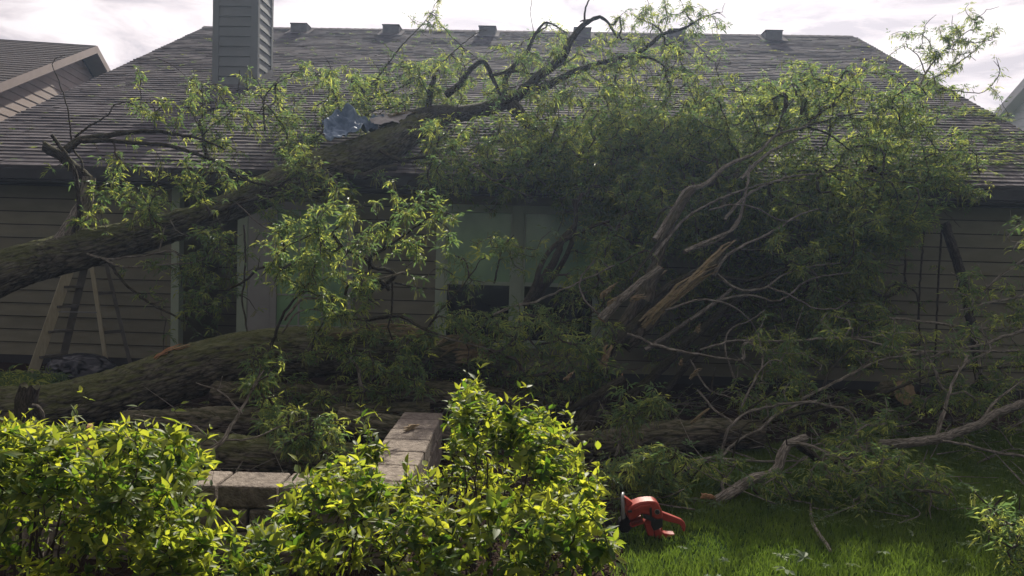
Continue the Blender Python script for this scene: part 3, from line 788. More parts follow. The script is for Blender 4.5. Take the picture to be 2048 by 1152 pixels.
def shard(a, b, w0, th, mat, name, parent=None, seed=0, n=5, label=None, cat=None, group=None):
    """torn wood: a bundle of long pointed slivers between a and b"""
    a = np.array(a, float); b = np.array(b, float); ax = b - a; ln = np.linalg.norm(ax); ax /= ln
    up = np.array([0, 0, 1.0]); sd_ = np.cross(ax, up); sd_ /= np.linalg.norm(sd_) + 1e-9; up = np.cross(sd_, ax)
    rg = np.random.default_rng(seed); q = MB()
    for k in range(n):
        kw = rg.uniform(.5, 1.5)
        o1 = (k - (n - 1) / 2) / n * w0; t0 = rg.uniform(0, .12) * ln; t1 = ln * rg.uniform(.65, 1.0) if k != n // 2 else ln
        c = 8; pts = []
        for i in range(c):
            t = t0 + (t1 - t0) * i / (c - 1); ww = w0 / n * .5 * kw * (1 - abs(2 * i / (c - 1) - .7) ** 2.2 * .55)
            if i == c - 1: ww *= .1
            if i == 0: ww *= .5
            off = up * (o1 * (1 + .5 * (i / (c - 1) - .5) * (1 if k % 2 else -1)) + rg.normal(0, .003)) + sd_ * (rg.normal(0, th * .1) + (k % 3 - 1) * th * .35)
            cc = a + ax * t + off + up * (ln * .035 * math.sin(math.pi * t / ln)) + up * rg.normal(0, w0 * .07) + sd_ * rg.normal(0, .006)
            pts += [cc + up * ww + sd_ * th * .3, cc - up * ww + sd_ * th * .3, cc - up * ww - sd_ * th * .3, cc + up * ww - sd_ * th * .3]
        Q = []
        for i in range(c - 1):
            for j in range(4): Q.append((i * 4 + j, i * 4 + (j + 1) % 4, (i + 1) * 4 + (j + 1) % 4, (i + 1) * 4 + j))
        Q += [(3, 2, 1, 0), (c * 4 - 4, c * 4 - 3, c * 4 - 2, c * 4 - 1)]
        q.add(np.array(pts), Q)
    o = q.build(name, mat, parent)
    if label and cat: tag(o, label, cat, group)
    elif label: o['label'] = label
    return o

exec_scene_parts = True
# ------------------------------------------------------------------ A: upper tree, trunk thrown across the eave
tA = thing('fallen_tree', 'huge fallen tree whose mossy upper trunk rises from the left edge onto the house roof', 'tree', (-6, 7.7, 0))
sA = Skel()
ob, pA = trunk(tA, [(-260, 690, 7.3, .27), (-120, 605, 7.6, .24), (0, 548, 7.8, .215), (90, 518, 8.0, .205), (180, 496, 8.1, .20), (290, 468, 8.3, .165), (400, 438, 8.5, .15),
                    (500, 397, 8.7, .165), (600, 352, 9.0, .205), (700, 320, 9.4, .225), (770, 292, 9.7, .225), (840, 250, 10.0, .165), (900, 226, 10.2, .12)], seed=1)
sA.add(pA[::8])
A_l = [
 ([(760,258),(850,230),(912,226),(968,215),(1017,198),(1051,174),(1086,142),(1121,115),(1142,76),(1169,45),(1204,33),(1235,75)], 9.9, 11.2, .13, .012),
 ([(1169,45),(1171,15),(1190,-20)], 11.1, 11.2, .018, .008),
 ([(1190,38),(1160,42),(1182,44)], 11.1, 11.1, .014, .006),
 ([(1030,192),(1086,177),(1121,156),(1173,135),(1225,120),(1267,111),(1300,90),(1325,70),(1370,58),(1400,40),(1440,25)], 10.6, 11.3, .06, .008),
 ([(1267,111),(1310,120),(1350,150),(1400,180)], 11, 11, .02, .006),
 ([(1006,200),(1013,156),(1030,128),(1055,100),(1069,69),(1093,45),(1135,66)], 10.5, 11, .045, .008),
 ([(893,190),(919,170),(937,142),(968,123),(989,163),(1003,190)], 10.3, 10.6, .05, .02),
 ([(857,235),(858,200),(868,156)], 10.0, 10.1, .055, .03, dict(jag=.06, torn=True)),
 ([(986,150),(1030,142),(1066,147),(1080,140),(1142,100)], 10.4, 10.8, .022, .008),
 ([(1025,212),(1050,240),(1065,264),(1070,290)], 10.1, 9.7, .085, .075),
 ([(1070,280),(1086,283),(1138,285),(1155,305),(1160,332)], 9.6, 9.4, .04, .028, dict(jag=.08, torn=True, mat='palelimb')),
 ([(870,300),(878,309),(900,318),(940,323),(985,361),(1020,378),(1062,392)], 8.9, 8.7, .018, .007, dict(mat='palelimb')),
 ([(985,361),(1030,355),(1060,345)], 8.7, 8.7, .010, .005, dict(mat='palelimb')),
 ([(868,312),(855,350),(870,385),(885,400)], 8.8, 8.6, .013, .006),
 ([(760,300),(800,320),(860,312)], 9.3, 8.9, .03, .018),
 ([(690,345),(730,352),(760,340),(790,335)], 8.9, 9.0, .05, .035, dict(torn=True, jag=.05)),
 ([(660,330),(600,345),(540,370),(500,400)], 9.2, 8.4, .06, .03),
 ([(730,205),(706,160),(730,185)], 10.4, 10.6, .03, .02),
 ([(735,230),(722,190),(706,165)], 10.6, 10.9, .028, .012),
 ([(722,190),(760,150),(806,90),(835,60),(870,20)], 10.9, 11.6, .016, .004),
 ([(735,200),(800,175),(870,135),(905,105),(950,68),(975,58)], 10.6, 11.6, .016, .004),
 ([(683,235),(670,190),(650,160),(625,140)], 10.4, 11, .016, .005),
 # left: broken bough standing up from the trunk
 ([(120,490),(150,445),(172,400),(178,355)], 8.0, 8.1, .10, .055, dict(mat='palelimb')),
 ([(178,360),(150,335),(118,308),(92,295)], 8.1, 8.0, .055, .052, dict(torn=True, jag=.05, mat='limb')),
 ([(148,465),(158,425),(156,385),(146,335),(125,300),(104,270)], 7.85, 7.8, .026, .018, dict(mat='limb')),
 ([(165,345),(163,320),(146,295),(139,236),(128,187),(104,128)], 8.0, 8.3, .014, .004),
 ([(104,128),(112,118),(130,110)], 8.3, 8.3, .004, .003),
 ([(132,302),(150,285),(167,278),(205,272),(243,267),(302,262),(365,271),(400,278),(450,300)], 8.0, 8.6, .045, .008),
 ([(165,283),(215,281),(278,286),(347,293),(392,307),(434,323),(486,354),(521,368),(560,372)], 8.0, 8.5, .026, .012),
 ([(149,275),(180,250),(215,229),(229,208),(278,198)], 8.1, 8.4, .012, .004),
 ([(308,262),(310,220),(300,195)], 8.3, 8.5, .008, .004),
 ([(424,345),(410,300),(405,268),(399,243),(417,222),(462,208)], 8.7, 9.3, .022, .006),
 ([(405,240),(404,200),(402,165)], 9.0, 9.3, .010, .004),
 ([(405,268),(380,220),(360,200)], 8.8, 9.1, .008, .003),
 ([(530,260),(528,200),(545,175),(560,155)], 9.6, 10.2, .015, .004),
 ([(500,400),(560,370),(600,345),(605,360)], 8.5, 8.4, .02, .006),
 ([(450,440),(480,400),(540,395),(600,365)], 8.3, 8.3, .022, .007),
 # twigs hanging under the trunk
 ([(174,508),(215,519),(260,515),(300,512),(340,503),(361,519),(365,540)], 7.9, 8.0, .016, .004, dict(mat='palelimb')),
 ([(215,522),(245,560),(290,600),(340,627),(380,650),(417,679)], 7.9, 7.6, .016, .006),
 ([(200,515),(247,533),(312,529),(350,526),(392,522),(434,498)], 7.9, 7.6, .012, .004, dict(mat='palelimb')),
 ([(330,450),(324,480),(318,505)], 8.0, 8.0, .012, .007, dict(mat='palelimb')),
 ([(340,440),(352,460),(375,472)], 8.0, 8.0, .008, .003, dict(mat='palelimb')),
 ([(400,445),(470,410),(560,390),(650,395)], 8.3, 8.2, .03, .01),
]
limbs(tA, sA, A_l)
crown(tA, sA, [
 ([(560,270),(640,205),(740,165),(860,125),(890,220),(780,225),(740,215),(640,225),(630,300),(560,330)], 9.8, 11.6, 170),
 ([(600,180),(700,110),(860,120),(870,180),(700,210)], 11, 12, 50),
 ([(820,50),(880,5),(892,30),(860,60)], 11.5, 11.8, 12),
 ([(600,290),(560,320),(480,400),(600,430),(700,420),(740,370),(640,360)], 8.1, 8.8, 60),
 ([(1050,200),(1200,170),(1420,200),(1480,320),(1300,400),(1050,330)], 8.6, 10.8, 420, .25),
 ([(880,120),(990,95),(1100,100),(1180,80),(1250,40),(1290,60),(1380,110),(1410,180),(1420,250),(1250,300),(1100,250),(900,250),(880,190)], 9.8, 12.2, 330, .42),
 ([(1230,30),(1290,0),(1360,20),(1450,25),(1450,60),(1350,90),(1290,100)], 11, 11.8, 50),
 ([(1100,40),(1130,60),(1110,75),(1090,60)], 11, 11.2, 5),
 ([(860,250),(1100,250),(1400,240),(1500,330),(1450,400),(1200,400),(1000,380),(880,370),(830,310)], 8.4, 9.8, 760, .30),
 ([(380,165),(480,160),(500,240),(460,340),(420,330),(380,230)], 8.8, 9.4, 50),
 ([(510,150),(640,110),(660,200),(560,260),(520,320),(500,260)], 9.4, 11, 50, .45),
 ([(250,185),(340,190),(340,260),(260,270)], 8.3, 8.6, 14),
 ([(160,330),(300,320),(470,330),(470,420),(300,440),(230,420),(140,440),(120,400)], 7.7, 8.3, 70, .45),
 ([(375,430),(440,400),(470,470),(455,560),(470,640),(400,640),(370,560)], 7.5, 8.1, 55, .4),
 ([(280,510),(350,500),(350,560),(300,570)], 7.7, 7.9, 7),
], 101)
shard(P(770, 232, 9.75), P(850, 226, 9.95), .04, .03, M['wood'], 'split_wood', tA, 4, n=4)
shard(P(1025, 278, 9.5), P(1062, 292, 9.4), .07, .04, M['wood'], 'split_wood', tA, 5, n=4)

# ------------------------------------------------------------------ B: lower tree, torn trunk lying behind the blocks
tB = thing('fallen_tree', 'thick lower fallen trunk with a long torn pale top, lying below the window', 'tree', (-3, 6.8, 0))
sB = Skel()
ob, pB = trunk(tB, [(-300, 900, 6.3, .30), (-100, 850, 6.4, .27), (0, 832, 6.5, .25), (120, 818, 6.6, .225), (250, 785, 6.7, .235), (380, 742, 6.8, .24), (480, 718, 6.9, .235), (590, 705, 7.0, .24),
                    (700, 705, 7.05, .22), (820, 708, 7.1, .21), (920, 715, 7.1, .19), (985, 722, 7.1, .12)], mat='bark', seed=2, torn=True, jag=.22)
sB.add(pB[::8])
B_l = [
 ([(542,692),(555,655),(569,623),(590,597),(608,574),(625,560)], 6.7, 6.6, .016, .006),
 ([(569,640),(600,600),(640,598),(690,600)], 6.6, 6.5, .014, .008, dict(mat='palelimb')),
 ([(565,665),(590,630),(610,620),(640,622)], 6.6, 6.5, .009, .004, dict(mat='palelimb')),
 ([(451,581),(475,569),(497,557),(515,538),(540,529),(570,500)], 6.9, 6.6, .010, .012),
 ([(488,450),(492,500),(490,560),(484,600),(492,640),(495,665)], 7.5, 7.2, .010, .008),
 ([(780,580),(755,560),(740,588),(700,570),(690,590)], 6.6, 6.5, .022, .012),
 ([(664,467),(690,500),(719,508),(745,535),(765,540),(789,550),(760,578)], 6.4, 6.6, .013, .020),
 ([(690,500),(700,520),(710,515)], 6.4, 6.4, .008, .005, dict(mat='palelimb')),
 ([(740,540),(742,512),(765,500),(789,484),(820,462),(858,436),(880,420)], 6.5, 6.2, .016, .005),
 ([(765,500),(780,450),(795,410),(810,390)], 6.4, 6.2, .009, .004),
 ([(755,560),(790,550),(808,545)], 6.5, 6.4, .012, .010, dict(torn=True, jag=.03, mat='palelimb')),
 ([(789,566),(830,575),(880,580),(930,584)], 6.6, 6.8, .010, .004),
 ([(785,565),(783,620),(778,655),(790,700),(795,740)], 6.7, 6.6, .010, .006),
 ([(620,720),(628,680),(650,640),(660,600)], 6.6, 6.5, .008, .006),
 ([(730,640),(760,635),(800,632),(850,660),(900,680)], 6.8, 6.7, .022, .012),
 ([(858,654),(880,620),(910,590),(945,547),(960,520)], 6.8, 6.8, .012, .004),
 ([(988,567),(996,535),(1004,505),(1015,485),(1028,470)], 7.2, 7.2, .010, .004),
 ([(1004,505),(990,480),(985,470)], 7.2, 7.2, .005, .003),
 ([(860,668),(930,685),(980,700)], 6.7, 6.6, .010, .005, dict(mat='palelimb')),
 ([(720,820),(722,770),(718,740),(700,715)], 6.3, 6.4, .018, .014, dict(mat='palelimb')),
 ([(530,790),(520,760),(516,720)], 6.2, 6.2, .007, .004),
 ([(56,850),(52,800),(58,778)], 6.0, 6.0, .09, .07, dict(jag=.05, mat='limb')),
 ([(65,810),(80,815),(90,850)], 5.9, 5.9, .012, .008, dict(mat='palelimb')),
]
limbs(tB, sB, B_l)
crown(tB, sB, [
 ([(545,480),(620,425),(660,450),(710,500),(720,560),(700,610),(640,620),(600,590),(550,560)], 6.1, 6.9, 85),
 ([(630,420),(700,400),(740,440),(720,490),(640,470)], 6.2, 6.6, 13),
 ([(770,380),(835,370),(850,430),(790,450)], 6.1, 6.4, 9), ([(860,410),(910,400),(905,470),(860,480)], 6.1, 6.3, 9), ([(745,460),(800,440),(850,480),(830,520),(760,530)], 6.1, 6.5, 13),
 ([(640,630),(700,600),(740,640),(720,730),(650,720)], 6.2, 6.8, 26),
 ([(740,650),(860,600),(980,620),(1000,720),(940,800),(880,760),(800,740)], 6.4, 7.2, 70, .42),
 ([(690,720),(760,700),(840,720),(850,780),(780,800),(700,790)], 6.1, 6.6, 34),
 ([(500,690),(560,680),(560,740),(520,790),(500,760)], 6.2, 6.6, 16),
 ([(940,480),(1080,470),(1090,500),(1030,530),(980,500)], 7.0, 7.3, 12),
 ([(900,540),(960,510),(960,560),(910,600)], 6.8, 7.1, 12),
 ([(560,770),(720,790),(700,840),(560,830)], 6.0, 6.4, 22),
 ([(960,640),(1100,620),(1200,680),(1200,790),(1050,790),(980,740)], 6.4, 7.4, 90, .42),
], 202, smin=.65, smax=1.05, extra=1.5)
for k, (a, b, w_, m_) in enumerate([((705, 664, 6.82), (850, 656, 6.9), .07, 'wood'), ((780, 668, 6.8), (880, 672, 6.85), .09, 'wood'), ((870, 700, 6.85), (975, 668, 6.95), .13, 'wood'),
                                    ((905, 712, 6.8), (985, 700, 6.9), .16, 'cut'), ((640, 680, 6.85), (745, 664, 6.9), .05, 'wood')]):
    shard(P(*a), P(*b), w_, .06, M[m_], 'split_wood', tB, 30 + k, n=5)
shard(P(300, 722, 6.62), P(382, 688, 6.7), .05, .05, M['orangewood'], 'split_wood', tB, 40, n=4, label='orange torn strip on the trunk')

# ------------------------------------------------------------------ C: splintered tree top on the right
tC = thing('fallen_tree', 'shattered tree top with a yellow split limb, heaped against the right half of the house', 'tree', (1.6, 7.4, 0))
sC = Skel()
C_l = [
 ([(1150,875),(1185,820),(1198,765),(1206,715),(1230,678),(1259,639),(1286,591),(1310,540),(1345,450),(1385,380)], 7.0, 7.6, .11, .035, dict(name='trunk', mat='bark2')),
 ([(1290,600),(1300,565),(1315,545)], 7.2, 7.2, .075, .06, dict(torn=True, jag=.08, mat='bark2')),
 ([(1245,690),(1300,640),(1344,590),(1393,552),(1429,530),(1450,500)], 7.3, 7.6, .10, .02, dict(mat='bark2')),
 ([(1203,640),(1235,605),(1286,561),(1318,538)], 6.9, 7.0, .045, .030, dict(torn=True, jag=.05, wood='orangewood', mat='palelimb')),
 ([(1230,690),(1280,640),(1330,580),(1400,540)], 7.1, 7.4, .05, .03),
 ([(1310,480),(1345,425),(1373,380),(1410,368),(1457,329),(1519,303),(1552,270),(1614,252)], 7.5, 8.2, .034, .010, dict(mat='palelimb')),
 ([(1600,260),(1651,219),(1705,186)], 8.2, 8.8, .014, .005),
 ([(1614,252),(1680,232),(1740,222),(1804,215)], 8.2, 8.8, .012, .005),
 ([(1552,270),(1566,225),(1592,190)], 8.2, 8.5, .012, .005),
 ([(1614,252),(1660,270),(1700,300)], 8.2, 8.2, .014, .006),
 ([(1483,358),(1534,310),(1592,281),(1640,270)], 7.9, 8.1, .022, .007, dict(mat='palelimb')),
 ([(1450,440),(1494,391),(1570,358),(1651,347),(1738,332)], 7.7, 8.2, .018, .005, dict(mat='palelimb')),
 ([(1369,504),(1400,490),(1442,472),(1473,452),(1490,400)], 7.3, 7.6, .022, .010, dict(mat='palelimb')),
 ([(1427,552),(1449,515),(1480,495),(1514,479),(1550,462),(1600,430),(1640,418)], 7.3, 7.6, .020, .006, dict(mat='palelimb')),
 ([(1434,549),(1466,574),(1495,581),(1529,576),(1560,555),(1603,537),(1680,526)], 7.3, 7.6, .018, .006, dict(mat='palelimb')),
 ([(1534,574),(1585,595),(1629,617),(1672,617),(1700,600)], 7.3, 7.3, .012, .004, dict(mat='palelimb')),
 ([(1480,500),(1530,500),(1570,515),(1620,540)], 7.6, 7.8, .012, .005),
 ([(1440,552),(1500,560),(1560,540),(1650,520),(1720,500)], 8.2, 8.6, .025, .015),
 ([(1290,700),(1340,665),(1400,624),(1463,578)], 7.2, 7.4, .024, .016, dict(mat='palelimb')),
 ([(1254,668),(1280,676),(1308,690),(1369,705),(1441,714)], 6.9, 6.8, .014, .006, dict(mat='palelimb')),
 ([(1180,830),(1200,790),(1228,770),(1246,757)], 6.6, 6.7, .045, .040, dict(torn=True, wood='orangewood', jag=.04)),
 ([(1140,822),(1170,805),(1200,790)], 6.6, 6.6, .03, .045),
 ([(1049,612),(1070,570),(1084,529),(1110,495),(1150,470),(1219,442)], 7.8, 8.0, .035, .016),
 ([(1062,600),(1110,520),(1125,480),(1150,450),(1152,400)], 8.1, 8.3, .05, .02),
 ([(1080,590),(1135,510),(1152,440),(1150,400)], 8.2, 8.4, .03, .02),
 ([(987,630),(1030,612),(1067,606),(1100,590),(1136,574),(1181,553),(1230,530)], 6.9, 7.2, .014, .006, dict(mat='palelimb')),
 ([(1000,665),(1060,648),(1120,645),(1200,630)], 6.9, 7.1, .010, .004),
 ([(1020,700),(1070,670),(1110,650)], 6.8, 6.9, .012, .005),
 ([(1440,420),(1470,360),(1480,330)], 8.0, 8.3, .03, .012),
 ([(1255,800),(1310,750),(1380,680),(1460,610),(1540,560),(1600,540)], 8.0, 8.8, .06, .025),
 ([(1310,805),(1355,755),(1420,680),(1480,640)], 8.2, 8.6, .04, .02),
 ([(1380,640),(1440,600),(1500,590),(1560,600),(1620,560),(1700,545)], 7.2, 7.6, .016, .006, dict(mat='palelimb')),
 ([(1330,620),(1400,600),(1460,610),(1500,640),(1520,680)], 7.0, 7.0, .012, .005, dict(mat='palelimb')),
 ([(1500,330),(1490,400),(1470,450),(1440,480),(1380,500)], 7.8, 7.4, .014, .010, dict(mat='palelimb')),
 ([(1420,420),(1460,410),(1510,415),(1560,440),(1600,440)], 7.5, 7.6, .010, .005, dict(mat='palelimb')),
 ([(1260,560),(1330,470),(1360,430)], 7.1, 7.3, .014, .008),
 ([(1300,520),(1370,440),(1440,400),(1530,370),(1620,360)], 7.4, 7.9, .016, .006, dict(mat='palelimb')),
 ([(1210,640),(1170,600),(1160,560),(1190,520)], 7.0, 7.2, .012, .006, dict(mat='palelimb')),
 ([(1470,760),(1450,700),(1460,660),(1500,640),(1530,620)], 6.8, 7.0, .010, .005, dict(mat='palelimb')),
 ([(1888,446),(1905,495),(1921,544),(1935,610),(1950,690),(1962,790)], 8.9, 8.8, .055, .045, dict(mat='limb')),
 ([(1738,332),(1800,345),(1860,330),(1900,300)], 8.6, 9.2, .02, .006),
 ([(1804,230),(1830,190),(1850,150),(1880,110),(1940,60)], 10.2, 10.9, .024, .006, dict(mat='palelimb')),
 ([(1835,185),(1850,170),(1880,150),(1940,110),(1985,70)], 10.3, 10.9, .018, .005, dict(mat='palelimb')),
 ([(1840,180),(1900,180),(1960,185),(1985,165)], 10.4, 10.8, .010, .004, dict(mat='palelimb')),
 ([(1850,145),(1835,110),(1815,95)], 10.5, 10.6, .010, .004, dict(mat='palelimb')),
 ([(1804,230),(1790,260),(1750,300)], 10.1, 9.0, .024, .03),
 ([(1810,520),(1812,570),(1836,605),(1838,790)], 8.8, 8.8, .012, .008), ([(1836,640),(1842,540),(1850,450)], 8.9, 9.0, .010, .012), ([(1868,790),(1873,640),(1878,540),(1885,450)], 8.9, 9.0, .010, .012),
]
limbs(tC, sC, C_l)
crown(tC, sC, [
 ([(1390,210),(1460,165),(1540,190),(1560,150),(1640,150),(1720,160),(1800,165),(1860,220),(1975,320),(1960,390),(1850,380),(1700,380),(1500,330),(1400,330)], 8.0, 10.2, 560, .36),
 ([(1400,330),(1900,330),(1910,400),(1850,470),(1700,470),(1500,420),(1400,400)], 7.8, 9.2, 330, .40),
 ([(1640,440),(1860,420),(1840,460),(1740,520),(1770,600),(1780,700),(1640,720),(1590,640),(1640,560)], 7.6, 8.8, 230),
 ([(1800,120),(1830,60),(1900,40),(1950,25),(2000,40),(1995,170),(1960,205),(1850,190),(1800,120)], 10.3, 10.9, 62, .38),
 ([(1560,480),(1760,480),(1780,720),(1540,740)], 8.2, 9.4, 110), ([(1130,400),(1250,370),(1400,380),(1400,500),(1330,520),(1280,500),(1180,540),(1190,470)], 7.6, 8.8, 150, .42),
 ([(1150,540),(1250,500),(1300,510),(1200,600),(1110,680),(1070,620)], 7.1, 7.9, 60, .42),
 ([(1450,440),(1640,420),(1640,540),(1560,640),(1450,620),(1420,560)], 8.6, 9.5, 60),
 ([(1200,400),(1640,400),(1600,560),(1500,700),(1300,700),(1200,560)], 8.7, 9.6, 230),
 ([(1180,300),(1500,320),(1520,460),(1200,460)], 8.1, 9.2, 240, .34),
 ([(1550,470),(1620,480),(1620,540),(1540,520)], 7.2, 7.4, 9),
 ([(1190,640),(1230,620),(1210,770),(1180,800),(1170,700)], 6.7, 7.1, 22),
], 303, dnear=.25, mult=1.7, smin=.6, smax=1.05, extra=1.9)
shard(P(1284, 652, 6.95), P(1440, 530, 7.25), .11, .05, M['wood'], 'split_wood', tC, 50, n=8)
shard(P(1370, 580, 7.15), P(1467, 480, 7.4), .055, .06, M['wood'], 'split_wood', tC, 51, n=5)
shard(P(1198, 598, 6.9), P(1236, 564, 6.95), .05, .04, M['wood'], 'split_wood', tC, 52, n=3)
shard(P(1212, 612, 6.8), P(1240, 592, 6.85), .04, .03, M['wood'], 'split_wood', tC, 53, n=3)
shard(P(1258, 600, 6.8), P(1298, 594, 6.8), .05, .04, M['cut'], 'split_wood', tC, 54, n=4)
shard(P(1206, 740, 6.75), P(1222, 690, 6.8), .07, .04, M['cut'], 'split_wood', tC, 55, n=4)

# ------------------------------------------------------------------ D: fan of branches at the right, low
tD = thing('fallen_branch', 'wide tangle of bare grey branches with thin leaves, low at the right edge', 'branch', (3.2, 6.4, 0))
sD = Skel()
D_l = [
 ([(1300,690),(1373,705),(1430,715),(1482,720)], 6.6, 6.8, .016, .008, dict(mat='palelimb')),
 ([(1400,700),(1464,683),(1530,682),(1603,680),(1660,676),(1720,680),(1780,695),(1848,705),(1950,705),(2080,701)], 6.6, 7.0, .010, .014, dict(mat='palelimb')),
 ([(1778,636),(1848,643),(1921,654),(1980,656),(2080,654)], 7.3, 7.3, .012, .016, dict(mat='palelimb')),
 ([(1921,621),(1980,605),(2080,586)], 7.2, 7.2, .010, .013, dict(mat='palelimb')),
 ([(1860,715),(1900,700),(1960,690),(2010,672),(2080,648)], 6.9, 6.9, .010, .018, dict(mat='palelimb')),
 ([(1850,705),(1870,745),(1893,808)], 6.6, 6.5, .012, .014, dict(mat='palelimb')),
 ([(2080,500),(2010,545),(1960,590),(1920,640)], 7.3, 7.5, .014, .006, dict(mat='palelimb')),
 ([(1651,930),(1690,908),(1738,893),(1800,886),(1870,879),(1920,862),(1957,850),(2000,825),(2080,795)], 5.7, 6.0, .042, .028, dict(mat='palelimb')),
 ([(1870,879),(1892,813),(1905,770),(1921,740),(1940,720)], 5.9, 6.2, .016, .007, dict(mat='palelimb')),
 ([(1884,882),(1930,888),(1980,900),(2080,916)], 5.8, 5.9, .012, .012, dict(mat='palelimb')),
 ([(1957,850),(1985,810),(2020,780),(2080,740)], 5.95, 6.2, .014, .006, dict(mat='palelimb')),
 ([(1905,850),(1900,830),(1885,815)], 5.9, 5.9, .008, .004),
 ([(1500,868),(1519,860),(1545,835),(1600,806),(1640,800)], 5.8, 5.9, .014, .010, dict(mat='palelimb')),
 ([(1442,912),(1457,857),(1494,824),(1545,812),(1600,804),(1660,812),(1702,828),(1716,879)], 5.6, 5.7, .012, .008, dict(mat='palelimb')),
 ([(1702,828),(1740,830),(1770,850)], 5.7, 5.7, .006, .003),
 ([(1340,955),(1373,937),(1400,920),(1420,915),(1440,915),(1483,919),(1540,920),(1614,919)], 5.3, 5.4, .020, .006, dict(mat='palelimb')),
 ([(1440,917),(1478,880),(1519,860)], 5.4, 5.6, .012, .008, dict(mat='palelimb')),
 ([(1465,915),(1475,880),(1490,850),(1522,842)], 5.45, 5.5, .008, .004),
 ([(1533,870),(1540,890),(1555,912)], 5.5, 5.5, .007, .004),
 ([(1340,955),(1375,945),(1430,935)], 5.3, 5.4, .012, .006, dict(mat='palelimb')),
 ([(1480,820),(1510,760),(1530,730),(1550,720)], 6.0, 6.3, .010, .005, dict(mat='palelimb')),
 ([(1470,840),(1540,790),(1600,770),(1640,740)], 6.0, 6.4, .010, .005),
 ([(1395,780),(1430,820),(1470,850)], 6.4, 6.0, .010, .008, dict(mat='palelimb')),
 ([(1380,720),(1420,780),(1475,800)], 6.7, 6.3, .008, .006, dict(mat='palelimb')),
 ([(1410,840),(1425,760),(1430,735)], 6.5, 6.6, .010, .006),
 ([(1620,860),(1640,800),(1660,740),(1700,700)], 6.5, 6.9, .016, .008),
 ([(1600,800),(1680,760),(1760,720),(1850,705)], 6.4, 6.8, .014, .008, dict(mat='palelimb')),
 ([(1500,850),(1600,830),(1760,790),(1900,745),(2060,735)], 6.3, 6.7, .020, .010),
]
limbs(tD, sD, D_l, mat='limb')
crown(tD, sD, [
 ([(1480,640),(1640,640),(1800,640),(1900,640),(2060,680),(2060,850),(1900,830),(1800,860),(1600,880),(1500,800)], 6.2, 7.6, 260, .44),
 ([(1900,560),(1960,540),(2060,520),(2060,640),(1930,640)], 7.2, 7.5, 40, .42),
 ([(2010,450),(2060,430),(2060,520),(2020,500)], 6.9, 7.2, 14),
 ([(1640,880),(1700,850),(1800,850),(1790,890),(1700,930)], 5.4, 5.9, 34),
 ([(1450,790),(1540,760),(1640,770),(1640,820),(1500,850)], 5.9, 6.5, 26),
], 404, twmat='palelimb', bare=.3, extra=1.3, smin=.55, smax=.95, catp=.4)

# small leafy branch in front of the dark hollow, from the ground by the right log
tE = thing('fallen_branch', 'slender sapling shoot with a bushy green tip rising in front of the dark log', 'branch', (.6, 5.6, 0))
sE = Skel()
limbs(tE, sE, [([(1205,965),(1228,925),(1238,890),(1240,862),(1262,838),(1290,820),(1325,795)], 5.5, 5.6, .012, .005, dict(mat='palelimb')),
               ([(1228,915),(1260,905),(1290,918),(1310,940)], 5.5, 5.4, .007, .004)])
crown(tE, sE, [([(1215,840),(1250,810),(1300,785),(1330,800),(1300,850),(1250,870)], 5.5, 5.7, 20)], 505, extra=2.0, smin=.7, smax=1.1)

# ------------------------------------------------------------------ F: cut bough resting on the lawn
tF = thing('fallen_branch', 'bent brown bough rising from the lawn, its leafy tail to the right', 'branch', (1.5, 4.9, 0))
sF = Skel()
limbs(tF, sF, [
 ([(1430,1005),(1465,985),(1494,963),(1520,955),(1541,950),(1556,930),(1563,908),(1575,890),(1610,876)], 4.85, 5.25, .040, .030, dict(name='bough', mat='palelimb', torn=True)),
 ([(1598,890),(1620,905),(1645,925),(1680,918),(1712,905)], 5.2, 5.3, .028, .022),
 ([(1575,888),(1612,890),(1647,904),(1680,925),(1716,945),(1760,952),(1800,963),(1825,985),(1848,999),(1884,1025)], 5.1, 4.75, .013, .004, dict(mat='palelimb')),
 ([(1574,890),(1572,875),(1574,868)], 5.1, 5.1, .006, .004),
 ([(1555,950),(1590,930),(1612,912)], 5.1, 5.15, .008, .004, dict(mat='palelimb')),
 ([(1500,972),(1530,1000),(1560,990),(1600,985)], 4.9, 4.9, .010, .004),
 ([(1733,955),(1740,975),(1770,990),(1790,1000),(1803,985)], 4.9, 4.9, .007, .003),
 ([(1848,950),(1870,968),(1850,980),(1830,980)], 4.9, 4.8, .006, .003, dict(mat='palelimb')),
 ([(1605,975),(1640,960),(1680,950)], 4.9, 4.95, .006, .003),
])
crown(tF, sF, [
 ([(1650,900),(1700,880),(1780,905),(1850,920),(1930,1000),(1900,1020),(1800,1000),(1740,1030),(1700,1000),(1640,960)], 4.55, 5.2, 105, .38),
 ([(1540,960),(1640,960),(1700,1010),(1620,1010),(1540,990)], 4.7, 5.0, 26),
 ([(1430,920),(1490,920),(1480,990),(1430,970)], 5.0, 5.3, 14),
], 606, twmat='palelimb', extra=1.3, smin=.45, smax=.8, catp=.3)
tG = thing('fallen_branch', 'bushy heap of leafy sprigs between the shrubs and the chainsaw', 'branch', (.9, 4.9, 0))
sG = Skel()
limbs(tG, sG, [([(1200,1000),(1250,950),(1300,930),(1350,930),(1380,950)], 4.9, 5.1, .012, .005), ([(1210,960),(1260,920),(1310,900)], 5.0, 5.2, .008, .004, dict(mat='palelimb')),
               ([(1240,1000),(1300,975),(1350,990)], 4.8, 4.8, .008, .004)])
crown(tG, sG, [([(1230,920),(1300,905),(1370,905),(1385,960),(1350,1000),(1300,990),(1240,1000)], 4.65, 5.2, 80)], 707, extra=1.6, smin=.55, smax=.95)
tH = thing('fallen_branch', 'yellowing leafy sprig on the lawn in the bottom right corner', 'branch', (2.7, 3.6, 0))
sH = Skel()
